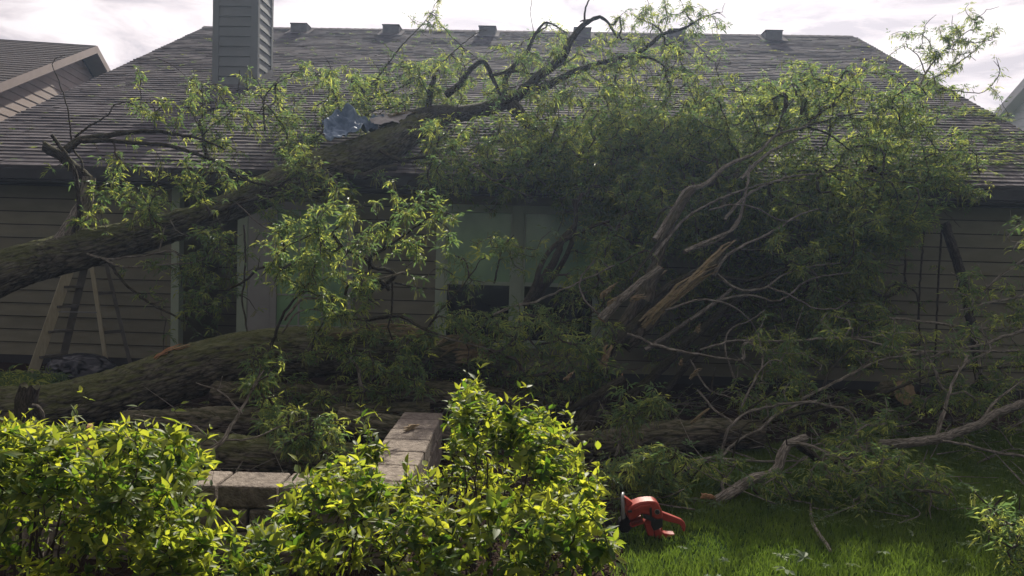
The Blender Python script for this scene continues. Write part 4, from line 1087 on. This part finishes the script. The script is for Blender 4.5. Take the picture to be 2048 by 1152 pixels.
limbs(tH, sH, [([(2080,1160),(2020,1110),(1985,1075),(1965,1050)], 3.75, 3.85, .007, .003, dict(mat='palelimb')), ([(2080,1050),(2030,1040),(1990,1060)], 3.9, 3.9, .006, .003)])
crown(tH, sH, [([(1960,1050),(2000,1030),(2080,1030),(2080,1150),(2030,1150),(2010,1090)], 3.6, 4.0, 26)], 808, extra=1.5, smin=.5, smax=.8, catp=.2)
# forked twig leaning in front of the logs on the left
tI = thing('fallen_branch', 'bare forked pale branch leaning over the logs behind the left shrub', 'branch', (-1.9, 4.5, 0))
sI = Skel()
limbs(tI, sI, [([(392,922),(440,885),(465,850),(480,825),(500,790),(528,740)], 4.6, 5.0, .018, .005, dict(mat='palelimb')),
               ([(484,828),(460,800),(435,780),(392,765)], 4.7, 4.8, .007, .003, dict(mat='palelimb')),
               ([(450,880),(500,878),(560,855),(630,835)], 4.7, 4.9, .008, .004, dict(mat='palelimb')),
               ([(436,888),(400,860),(350,842),(270,830)], 4.7, 4.9, .008, .004, dict(mat='palelimb')),
               ([(435,780),(440,770),(445,752)], 4.8, 4.8, .004, .003, dict(mat='palelimb'))])
crown(tI, sI, [([(540,850),(600,830),(680,850),(670,900),(560,900)], 4.8, 5.2, 34), ([(490,790),(560,740),(560,800),(500,830)], 5.0, 5.3, 12)], 909, extra=1.5, smin=.6, smax=.95)

# ------------------------------------------------------------------ logs
def log(label, pts, mat='bark2', seed=0, cut='cut'):
    p0 = P(*pts[0][:3]); o = thing('log', label, 'log', (p0[0], p0[1], 0), 'logs lying in the yard')
    trunk(o, pts, mat=mat, sides=72, rough=.011, seed=seed, capmat=cut, name='bark'); return o
log('long mossy log lying just behind the left shrub and the block wall', [(-200, 900, 5.5, .15), (60, 893, 5.5, .145), (300, 903, 5.5, .15), (500, 915, 5.45, .15), (700, 922, 5.4, .13), (820, 925, 5.4, .12)], 'bark', 5)
log('short log with a sawn end touching the far end of the block wall', [(672, 848, 5.6, .115), (760, 862, 5.65, .12), (900, 880, 5.75, .11)], 'bark2', 6)
log('dark log under the torn trunk, above the mossy log', [(250, 860, 6.1, .15), (480, 850, 6.2, .14), (700, 838, 6.3, .12), (860, 830, 6.4, .10)], 'bark2', 7)
log('big dark log lying to the right of the tall shrub', [(1080, 900, 5.9, .12), (1200, 893, 6.0, .125), (1320, 880, 6.1, .13), (1420, 870, 6.15, .13), (1520, 868, 6.2, .11)], 'bark2', 8)
log('short black rough log with its end in the grass by the chainsaw', [(1345, 1008, 4.9, .035), (1390, 1012, 4.85, .04), (1440, 1016, 4.8, .035)], 'bark2', 9)
log('tan ended stump of wood half hidden in the right tangle', [(1775, 790, 7.0, .12), (1810, 784, 6.8, .11)], 'bark2', 10)
log('long shaded log under the window, behind the short sawn log', [(430, 790, 6.6, .12), (700, 800, 6.6, .12), (900, 790, 6.7, .11), (1100, 830, 6.8, .10)], 'bark2', 11)

# wood chips and splinters that lie loose
CH = [('tan pointed splinter standing on the big dark log', (1382, 848, 5.9), (1420, 818, 5.9), .03, 'wood'),
      ('pale wood splinter lying on top of the block wall', (808, 862, 4.95), (838, 850, 5.1), .045, 'cut'),
      ('orange chunk of wood on the grass beside the bent bough', (1400, 992, 4.85), (1432, 998, 4.85), .04, 'orangewood'),
      ('torn orange scrap of wood caught in the twigs right of the split limb', (1392, 668, 6.8), (1402, 645, 6.8), .05, 'wood'),
      ('small pale chip caught among the dark twigs', (1360, 732, 6.6), (1366, 716, 6.6), .03, 'cut'),
      ('short tan stick caught in the twigs over the big dark log', (1378, 760, 6.6), (1404, 736, 6.6), .035, 'wood'),
      ('pale broken stick between the tall shrub and the split limb', (1128, 762, 6.0), (1150, 743, 6.0), .035, 'cut'),
      ('pale orange split stick pointing up from the left shrub', (186, 905, 4.2), (178, 848, 4.3), .04, 'orangewood'),
      ('forked pale splinter at the far left edge above the shrub', (0, 852, 4.9), (24, 822, 4.9), .03, 'wood')]
for k, (lb, a, b, wd, m_) in enumerate(CH):
    shard(P(*a), P(*b), wd, .03, M[m_], 'wood_splinter', None, 60 + k, n=3, label=lb, cat='splinter', group='loose wood splinters')

# loose stick on the lawn
stk = MB(); gp = lambda px, py, z=.03: (lambda v: np.array([v[0], v[1], z]))(P(px, py, (1.55 - z) * FPX / max(1, (py - 525 - (px - 1024) * math.tan(R_(1.5))))))
pp, rr = smooth_path([gp(1621,1012), gp(1622,1035), gp(1628,1058), gp(1647,1087), gp(1655,1098), gp(1661,1110)], [.006,.009,.011,.012,.011,.007], .03)
tube(stk, pp, rr, sides=8, rough=.001)
pp, rr = smooth_path([gp(1625,1020), gp(1650,1024), gp(1668,1022), gp(1690,1012)], [.006,.006,.005,.003], .03); tube(stk, pp, rr, sides=6)
tag(stk.build('stick', M['palelimb'], smooth=True), 'thin crooked grey stick lying on the open lawn', 'stick')

# ------------------------------------------------------------------ tarp on the roof
def sheet(name, corners, nu, nv, seed, amp, mat, fr=3.0):
    c = [np.array(P(*q_)) for q_ in corners]; u = np.linspace(0, 1, nu)[:, None, None]; v = np.linspace(0, 1, nv)[None, :, None]
    S = (1 - u) * (1 - v) * c[0] + u * (1 - v) * c[1] + u * v * c[2] + (1 - u) * v * c[3]
    nrm = np.cross(c[1] - c[0], c[3] - c[0]); nrm /= np.linalg.norm(nrm)
    if nrm[1] > 0: nrm = -nrm
    q_ = S * fr + seed; f1_ = 1 - np.abs(2 * fbm(q_, 4) - 1) * 2; f2_ = fbm(q_ * .6 + 9, 2) - .5
    S = S + nrm * (f1_[..., None] * amp + f2_[..., None] * amp * 2.2)
    S[..., 0] += (fbm(q_ + 31, 3) - .5) * amp * 1.6; S[..., 2] += (fbm(q_ + 57, 3) - .5) * amp * 1.6
    a = (np.arange(nu - 1)[:, None] * nv + np.arange(nv - 1)[None]).ravel()
    q = MB(); q.add(S.reshape(-1, 3), np.stack([a, a + nv, a + nv + 1, a + 1], 1)); o = q.build(name, mat, smooth=True)
    m = o.modifiers.new('thick', 'SOLIDIFY'); m.thickness = .004; return o
tag(sheet('tarpaulin', [(655, 240, 9.8), (775, 236, 9.9), (725, 292, 9.35), (652, 306, 9.1)], 140, 100, 5, .15, M['tarp'], 3.6), 'crumpled blue-grey tarpaulin caught between the upper trunk and the roof', 'tarp')
tag(sheet('tarpaulin', [(738, 240, 9.9), (830, 226, 9.9), (800, 246, 9.7), (750, 256, 9.5)], 50, 20, 8, .06, M['palesheet'], 3), 'pale ragged sheet wrapped over the top of the upper trunk', 'sheet')

# ------------------------------------------------------------------ shrubs in front
def shrub_leaf(rg):
    L_ = 1.0; W_ = rg.uniform(.16, .235); cv = rg.uniform(.05, .35); fo = rg.uniform(.15, .5)
    def z(t): return -cv * t * t
    c = [np.array([t, 0, z(t)]) for t in (0, .35, .7, 1.0)]
    l = [np.array([t, wd * W_ * 1, z(t) + fo * wd * W_]) for t, wd in ((.10, .42), (.33, 1.0), (.60, .80), (.83, .30))]
    rgt = [np.array([q_[0], -q_[1], q_[2]]) for q_ in l]
    V = np.array(c + l + rgt)  # 0-3 centre, 4-7 left, 8-11 right
    T = [(0, 1, 4), (1, 5, 4), (1, 2, 5), (2, 6, 5), (2, 3, 7), (2, 7, 6), (0, 8, 1), (1, 8, 9), (1, 9, 2), (2, 9, 10), (2, 11, 3), (2, 10, 11)]
    return V, np.array(T)
SL = [shrub_leaf(rt) for _ in range(6)]
def shrub(label, base, regions, seed, nstem=16, lmin=.030, lmax=.066, dens=.80, bright=0.0):
    rg = np.random.default_rng(seed); root = thing('shrub', label, 'shrub', (base[0], base[1], 0), 'leafy shrubs in the foreground')
    att = []
    for reg in regions: att.append(sample(reg[0], reg[1], reg[2], int(reg[3] * dens), rg))
    att = np.concatenate(att); att = att[att[:, 2] > .06]
    hi = att[att[:, 2] > np.quantile(att[:, 2], .72)]; k_ = rg.integers(0, len(hi), 22); sh_ = hi[k_] + np.stack([rg.normal(0, .03, 22), rg.normal(0, .03, 22), rg.uniform(.02, .15, 22)], 1)
    att = np.concatenate([att, sh_])
    att = att[rg.random(len(att)) < np.clip((att[:, 2] - .08) / .45, .22, 1)]
    att = att[fbm(att * 5.5 + seed, 2) + rg.normal(0, .05, len(att)) > .41]
    # stems: one per cluster, from the shrub's foot up toward the crown
    sk = Skel(); mb = MB(); ctr = att.mean(0)
    for k in range(nstem):
        tgt = att[rg.integers(len(att))]; b = np.array([tgt[0] * .55 + base[0] * .45 + rg.normal(0, .05), tgt[1] * .5 + base[1] * .5 + rg.normal(0, .05), -.01])
        e_ = tgt.copy(); e_[2] = max(tgt[2] * .75, .1); midp = (b * .6 + e_ * .4); midp[2] = e_[2] * .62
        p, r_ = smooth_path([b, midp, e_], [.007, .005, .003], .06); p[1:-1] += rg.normal(0, .004, p[1:-1].shape)
        tube(mb, p, r_, sides=5); sk.add(p)
    NP, ND, PA, ns, tips = grow(sk, att, rg, step=.035, gravity=-.25, jit=.08)
    twig_mesh(mb, NP, PA, ns, r0=.0013, rmax=.005)
    mb.build('stems', M['shrubstem'], root, smooth=True)
    pos, dr_, az, tipf = [], [], [], []
    for t in tips:
        i = t; n = rg.integers(6, 10); a0 = rg.uniform(0, 6.28)
        for k in range(n):
            if i < ns: break
            for s_ in (0, np.pi):
                if rg.random() < .9: pos.append(NP[i]); dr_.append(ND[i]); az.append(a0 + s_ + rg.normal(0, .3)); tipf.append(k)
            a0 += np.pi / 2; i = PA[i]
    pos = np.array(pos); dr_ = np.array(dr_); az = np.array(az); tipf = np.array(tipf); n = len(pos)
    up = dr_ + np.array([0, 0, .8]); up /= np.linalg.norm(up, axis=1)[:, None]
    ref = np.tile(np.array([1.0, 0, 0]), (n, 1)); u = np.cross(up, ref); u /= np.linalg.norm(u, axis=1)[:, None] + 1e-9; v = np.cross(up, u)
    rad_ = u * np.cos(az)[:, None] + v * np.sin(az)[:, None]
    lift = np.where(tipf == 0, rg.uniform(.6, 1.6, n), rg.uniform(-.1, .7, n))
    X = rad_ + up * lift[:, None] + rg.normal(0, .15, (n, 3)); X /= np.linalg.norm(X, axis=1)[:, None]
    Z = up - X * (up * X).sum(1)[:, None] + rg.normal(0, .25, (n, 3)); Z -= X * (Z * X).sum(1)[:, None]; Z /= np.linalg.norm(Z, axis=1)[:, None] + 1e-9
    Y = np.cross(Z, X)
    sz = rg.uniform(lmin, lmax, n) * np.where(tipf < 1, .75, 1.0) * np.where(rg.random(n) < .12, 1.25, 1)
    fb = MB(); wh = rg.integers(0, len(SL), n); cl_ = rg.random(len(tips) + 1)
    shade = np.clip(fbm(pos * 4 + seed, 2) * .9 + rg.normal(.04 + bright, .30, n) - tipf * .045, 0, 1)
    for k, (V, T) in enumerate(SL):
        m = wh == k; c = int(m.sum())
        if not c: continue
        B = np.stack([X[m], Y[m], Z[m]], -1)
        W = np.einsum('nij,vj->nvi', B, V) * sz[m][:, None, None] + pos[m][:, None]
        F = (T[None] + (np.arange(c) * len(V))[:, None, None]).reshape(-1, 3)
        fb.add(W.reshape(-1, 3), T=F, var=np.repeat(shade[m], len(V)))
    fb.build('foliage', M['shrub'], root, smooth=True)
    return n
cnt = 0
cnt += shrub('broad yellow-green shrub filling the lower left corner', (-1.9, 2.9),
   [([(-60,850),(60,835),(110,860),(150,830),(220,840),(300,850),(350,840),(400,880),(410,910),(430,945),(400,980),(380,1050),(200,1160),(-60,1160)], 2.5, 3.5, 900),
    ([(-60,850),(200,850),(400,880),(430,940),(340,980),(-60,980)], 2.8, 3.45, 330)], 11, nstem=34, bright=.05)
cnt += shrub('low shrub in front of the gap in the block wall', (-1.25, 2.75),
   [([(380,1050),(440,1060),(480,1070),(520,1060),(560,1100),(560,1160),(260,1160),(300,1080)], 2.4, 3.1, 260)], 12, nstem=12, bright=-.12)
cnt += shrub('middle shrub covering the corner of the block wall', (-.7, 2.9),
   [([(500,1060),(560,1000),(580,960),(640,935),(700,925),(730,900),(790,940),(860,930),(900,990),(900,1160),(520,1160)], 2.5, 3.5, 620),
    ([(540,965),(600,945),(700,930),(760,935),(760,980),(560,1010)], 3.2, 3.6, 110),
    ([(700,905),(715,862),(770,870),(775,900),(740,930)], 3.3, 3.5, 18)], 13, nstem=24)
cnt += shrub('tallest shrub, peaking at the middle just right of the block wall', (-.15, 3.6),
   [([(890,900),(900,830),(905,790),(930,765),(950,755),(975,800),(1010,800),(1060,830),(1100,810),(1140,820),(1160,880),(1170,960),(1100,1010),(900,1010),(870,960)], 3.1, 4.2, 620),
    ([(925,780),(940,748),(962,770),(960,820),(930,820)], 3.5, 3.7, 14)], 14, nstem=26)
cnt += shrub('spreading shrub at the edge of the lawn beside the chainsaw', (.1, 3.0),
   [([(860,1000),(1000,1000),(1100,980),(1170,960),(1200,935),(1215,960),(1205,1000),(1205,1040),(1228,1085),(1220,1120),(1170,1160),(860,1160)], 2.5, 3.6, 760)], 15, nstem=26, bright=.02)

# ------------------------------------------------------------------ grass, debris
rg = np.random.default_rng(77)
def grass(n, x0, x1, y0, y1):
    x = rg.uniform(x0, x1, n); y = rg.uniform(y0, y1, n); keep = ~in_bed(x + rg.normal(0, .06, n), y); x, y = x[keep], y[keep]; n = len(x)
    h = rg.uniform(.028, .068, n) * np.where((np.abs(x - .93) < .3) & (y < 4.3) & (y > 3.9), .5, 1) * (.6 + .8 * fbm(np.stack([x * 2.2, y * 2.2, x * 0], 1), 3)); wd = rg.uniform(.0018, .0034, n)
    a = rg.uniform(0, 6.28, n); la = rg.uniform(0, 6.28, n); ln = rg.uniform(.1, .75, n) * h
    wx, wy = np.cos(a) * wd, np.sin(a) * wd; lx, ly = np.cos(la) * ln, np.sin(la) * ln
    B = np.stack([x, y, np.zeros(n)], 1)
    V = np.stack([B + np.stack([-wx, -wy, 0 * x], 1), B + np.stack([wx, wy, 0 * x], 1),
                  B + np.stack([-wx * .8 + lx * .35, -wy * .8 + ly * .35, h * .6], 1), B + np.stack([wx * .8 + lx * .35, wy * .8 + ly * .35, h * .6], 1),
                  B + np.stack([lx, ly, h], 1)], 1)
    o_ = np.arange(n)[:, None] * 5
    Q = o_ + np.array([[0, 1, 3, 2]]); T = o_ + np.array([[2, 3, 4]])
    q = MB(); q.add(V.reshape(-1, 3), Q=Q, T=T, var=np.repeat(np.clip(fbm(np.stack([x * 3, y * 3, x * 0 + 5], 1), 2) + rg.normal(0, .2, n), 0, 1), 5)); return q
gq = grass(150000, .2, 5.2, 2.9, 7.2)
go = gq.build('grass', M['grass'], kind='stuff'); go['label'] = 'short green lawn grass'; go['category'] = 'grass'

# scattered leaf litter over ground, grass and roof
def litter(name, label, n, fn, seed, smin, smax, mats=None):
    rg2 = np.random.default_rng(seed); pos = fn(rg2, n); q = MB()
    flat = [(t[0] * np.array([1, 1, .25]), t[1], t[2]) for t in TUFTS]
    place_protos(q, flat, pos, rg2, smin, smax, tilt=.15)
    o = q.build(name, M['ash'], kind='stuff'); o['label'] = label; o['category'] = 'leaves'; return o
def f_ground(rg2, n):
    x = rg2.uniform(-5, 6, n); y = rg2.uniform(4.4, 9.4, n); return np.stack([x, y, np.full(n, .03)], 1)
litter('leaf_litter', 'torn leaf sprigs strewn over the ground under the logs', 900, f_ground, 1, .7, 1.2)
def f_lawn(rg2, n):
    x = rg2.uniform(.6, 4.5, n); y = rg2.uniform(3.2, 6.2, n); m = ~in_bed(x, y); return np.stack([x[m], y[m], np.full(m.sum(), .065)], 1)
litter('leaf_litter', 'small torn leaf bits scattered on the open lawn', 60, f_lawn, 2, .25, .45)
def f_roof(rg2, n):
    out_ = []
    while len(out_) < n:
        x = rg2.uniform(-7.5, 7.5); y = rg2.uniform(-.4, 7.4); dens = .25 + .9 * math.exp(-((x - 5.5) / 1.8) ** 2 - ((y - .6) / 1.6) ** 2) + .25 * vnoise([x * 1.2, y * 1.2, 0])
        if rg2.random() < dens * .75: out_.append(roofpt(x, y, .03))
    return np.array(out_)
litter('roof_debris', 'small leaf sprigs strewn over the grey shingles', 950, f_roof, 3, .35, .8)
def f_roofr(rg2, n):
    out_ = []
    while len(out_) < n:
        x = rg2.uniform(4.6, 7.6); y = rg2.uniform(-.4, 2.6)
        if vnoise([x * 2.0, y * 3.5, 4]) > .48: out_.append(roofpt(x, y, .03))
    return np.array(out_)
litter('roof_debris', 'thick mat of leaf sprigs on the lower right corner of the roof', 620, f_roofr, 4, .5, 1.05)
def f_weeds(rg2, n):
    c = Pv(rg2.uniform(-60, 120, n), rg2.uniform(745, 800, n), rg2.uniform(7.4, 8.8, n)); c[:, 2] = np.clip(c[:, 2], .04, .30); return c
wq = MB(); rg2 = np.random.default_rng(5); place_protos(wq, TUFTS, f_weeds(rg2, 150), rg2, .9, 1.5)
o = wq.build('weeds', M['ash'], kind='stuff'); o['label'] = 'low leafy weeds at the foot of the wall behind the lower trunk'; o['category'] = 'weeds'
# twigs and sticks littering the bed
q = MB(); rg2 = np.random.default_rng(6)
for _ in range(330):
    x, y = rg2.uniform(-3.5, 5.0), rg2.uniform(4.5, 8.8); a = rg2.uniform(0, 6.28); ln = rg2.uniform(.15, .9); z0 = rg2.uniform(.01, .06); z1 = rg2.uniform(.01, .45) * ln
    a0_ = np.array([x, y, z0]); b0_ = a0_ + np.array([np.cos(a) * ln, np.sin(a) * ln, z1]); mi = (a0_ + b0_) / 2 + rg2.normal(0, .05, 3); mi[2] = max(mi[2], .02)
    p_, r__ = smooth_path([a0_, mi, b0_], [rg2.uniform(.003, .010), .004, .002], .08); tube(q, p_, r__, sides=5)
o = q.build('twig_litter', M['palelimb'], kind='stuff', smooth=True); o['label'] = 'broken twigs littering the dark ground under the pile'; o['category'] = 'twigs'
# mulch chips
q = MB()
for _ in range(1500):
    x, y = rg2.uniform(-1.2, .8), rg2.uniform(2.5, 4.4)
    if not in_bed(np.array([x]), np.array([y]))[0]: continue
    rot = Matrix.Rotation(rg2.uniform(0, 6.28), 3, 'Z') @ Matrix.Rotation(rg2.normal(0, .4), 3, 'X') @ Matrix.Rotation(rg2.normal(0, .3), 3, 'Y')
    q.box((x, y, .012), (rg2.uniform(.01, .04), rg2.uniform(.005, .012), .005), rot=rot)
o = q.build('mulch_chips', M['mulch'], kind='stuff'); o['label'] = 'brown mulch chips under the shrubs'; o['category'] = 'mulch'

# broad maple leaves blown onto the lawn
def maple(px, py, s, rot, lb, tiltx=.2, z=.075):
    p = gp(px, py, z); lobes = 5; V = [np.zeros(3)]; 
    for k in range(lobes * 4 + 1):
        t = k / (lobes * 4); a = -2.3 + 4.6 * t; ph = (k % 4)
        rr_ = {0: .42, 1: .72, 2: 1.0, 3: .70}[ph] * (1 - .25 * abs(t - .5) * 2)
        V.append(np.array([math.sin(a) * rr_, math.cos(a) * rr_, .12 * math.sin(k * 1.7) - .12 * rr_ ** 2]))
    V = np.array(V) * s; Rm = np.array(Matrix.Rotation(rot, 3, 'Z') @ Matrix.Rotation(tiltx, 3, 'X')); V = V @ Rm.T + p
    T = [(0, k, k + 1) for k in range(1, lobes * 4 + 1)]
    q = MB(); q.add(V, T=T, var=.8); o = q.build('maple_leaf', M['pale_leaf']); tag(o, lb, 'leaf', 'maple leaves on the lawn'); return o
maple(1608, 1122, .075, .4, 'pale upturned maple leaf low on the lawn, the broadest one', .5)
maple(1570, 1146, .07, 2.1, 'bright maple leaf cut by the bottom edge of the photo', .3)
maple(1742, 1022, .05, 1.2, 'grey-white maple leaf against the leafy tail of the bough', 1.0, .11)
maple(1365, 1100, .035, 2.6, 'small pale leaf on the grass right of the chainsaw', .3)
maple(1450, 1128, .04, .2, 'small dull leaf near the bottom edge between chainsaw and broad maple leaf', .3)
maple(1825, 1072, .035, .9, 'yellow-green round leaf in the middle of the open lawn', .8)
maple(1950, 985, .035, .9, 'pale leaf on the shaded lawn at the far right', .4)
maple(1765, 1110, .045, 3.0, 'pale curled leaf right of the crooked stick', .3)

# ------------------------------------------------------------------ chainsaw
cs_d = 4.22; s0 = cs_d / FPX / 8.863
saw = thing('chainsaw', 'red chainsaw lying on the grass edge beside the shrubs', 'chainsaw', P(1310, 1072, cs_d) * np.array([1, 1, 0]))
def cp(u, v, dy=0.0):
    p = P(1200 + u / 8.863, 960 + v / 8.863, cs_d); p[1] += dy; return p
def prof(pts, y0, y1, mat, name, parent=saw, bevel=.006, seg=3):
    bm = bmesh.new(); n = len(pts)
    f = [bm.verts.new(cp(u, v, y0)) for u, v in pts]; b = [bm.verts.new(cp(u, v, y1)) for u, v in pts]
    bm.faces.new(f); bm.faces.new(b[::-1])
    for i in range(n): bm.faces.new((f[i], b[i], b[(i + 1) % n], f[(i + 1) % n]))
    bmesh.ops.recalc_face_normals(bm, faces=bm.faces)
    me = bpy.data.meshes.new(name); bm.to_mesh(me); bm.free(); me.materials.append(mat)
    for p_ in me.polygons: p_.use_smooth = True
    o = bpy.data.objects.new(name, me); col.objects.link(o); o.parent = parent; o.matrix_parent_inverse = parent.matrix_basis.inverted()
    if bevel:
        m = o.modifiers.new('bevel', 'BEVEL'); m.width = bevel; m.segments = seg; m.limit_method = 'ANGLE'; m.angle_limit = .5; m.harden_normals = True
    return o
body = prof([(455,500),(500,440),(590,385),(690,345),(820,327),(950,327),(1010,370),(1055,460),(1092,560),(1085,650),(960,655),(870,590),(720,560),(610,640),(510,690),(465,610)], -.05, .05, M['red'], 'body', bevel=.014, seg=4)
prof([(560,470),(700,400),(860,380),(900,420),(860,440),(700,460),(600,500)], -.056, -.048, M['red'], 'raised_panel', body, bevel=.004)
prof([(845,440),(885,435),(895,580),(860,585)], -.055, -.045, M['blackp'], 'air_slot', body, bevel=.003)
prof([(720,545),(800,555),(880,590),(960,650),(900,680),(820,640),(740,620)], -.065, -.045, M['blackp'], 'chain_brake_lever', body, bevel=.004)
prof([(465,490),(540,480),(545,520),(470,525)], -.055, -.045, M['blackp'], 'side_slot', body, bevel=.002)
hd_ = prof([(1062,535),(1110,560),(1280,625),(1440,690),(1490,740),(1510,800),(1500,890),(1465,905),(1440,820),(1390,770),(1290,745),(1180,720),(1095,690)], -.018, .018, M['red'], 'rear_handle', bevel=.008)
prof([(930,840),(1000,825),(1060,870),(1130,915),(1220,930),(1320,930),(1270,970),(1160,1000),(1040,1010),(960,990)], -.03, .03, M['red'], 'hand_guard', bevel=.008)
prof([(1000,835),(1070,870),(1090,820),(1110,900),(1040,900)], -.012, .012, M['red'], 'throttle_trigger', bevel=.004)
prof([(880,640),(1090,650),(1085,790),(1010,835),(930,860),(880,760)], -.042, .042, M['blackp'], 'engine_block', bevel=.006)
prof([(760,720),(870,650),(930,850),(940,980),(830,950),(790,830)], -.036, .036, M['red'], 'lower_housing', bevel=.008)
prof([(330,690),(470,600),(520,690),(560,790),(500,880),(360,900),(310,790)], -.045, .03, M['soot'], 'muffler', bevel=.01)
rb = prof([(490,715),(730,640),(760,725),(560,795),(480,770)], -.045, .045, M['red'], 'starter_cover', bevel=.004)
for k in range(9):
    u = 530 + k * 22; v = 715 - k * 7
    prof([(u, v - 20), (u + 10, v - 23), (u + 22, v + 42), (u + 12, v + 45)], -.0475, -.044, M['blackp'], 'cooling_slot', rb, bevel=0)
for k in range(5):
    v = 690 + k * 30; prof([(800, v), (905, v - 6), (908, v + 6), (804, v + 12)], -.0395, -.035, M['red'], 'housing_rib', bevel=.0015)
kn = MB(); c0 = cp(985, 512, -.052); pp = np.array([c0 + [0, 0, 0], c0 + [0, -.012, 0]]); tube(kn, pp, [.012, .010], sides=20); kn.build('choke_knob', M['blackp'], body, smooth=True)
kn = MB(); pp = np.array([cp(985, 512, -.046), cp(985, 512, -.053)]); tube(kn, pp, [.0155, .0155], sides=24); kn.build('knob_rim', M['greyp'], body)
fh = MB(); pts_ = [cp(470, 900, -.02), cp(425, 780, -.03), cp(400, 600, -.03), cp(392, 420, -.02), (cp(405, 300, .01)), cp(430, 290, .05), cp(440, 400, .08), cp(450, 600, .09)]
pts_, r_ = smooth_path(pts_, [.010] * 8, .015); tube(fh, pts_, r_, sides=12); fh.build('front_handle', M['greyp'], saw, smooth=True)
prof([(430,285),(500,330),(575,390),(520,430),(460,470)], -.02, .03, M['red'], 'front_hand_guard', bevel=.004)
prof([(-700,800),(-730,760),(-700,700),(-600,690),(150,690),(220,740),(220,800),(-600,805)], -.004, .004, M['blackp'], 'guide_bar', bevel=.001)

# ------------------------------------------------------------------ thin haze volume, added to lift the darks like sun glare
hz = MB(); hz.box((0, 20, 6.0), (156, 150, 14.4)); m, t, o = newmat('added_haze')
pv = N(t, 'ShaderNodeVolumePrincipled'); pv.inputs['Color'].default_value = (.55, .70, 1.0, 1); pv.inputs['Density'].default_value = 0.0022; pv.inputs['Anisotropy'].default_value = .55
L(t, pv.outputs[0], o.inputs['Volume']); ho = hz.build('added_haze', m, kind='stuff'); ho['label'] = 'thin bluish haze added to stand in for sun glare'; ho['category'] = 'added_haze'
sc.cycles.volume_bounces = 0
print('leaves', cnt)
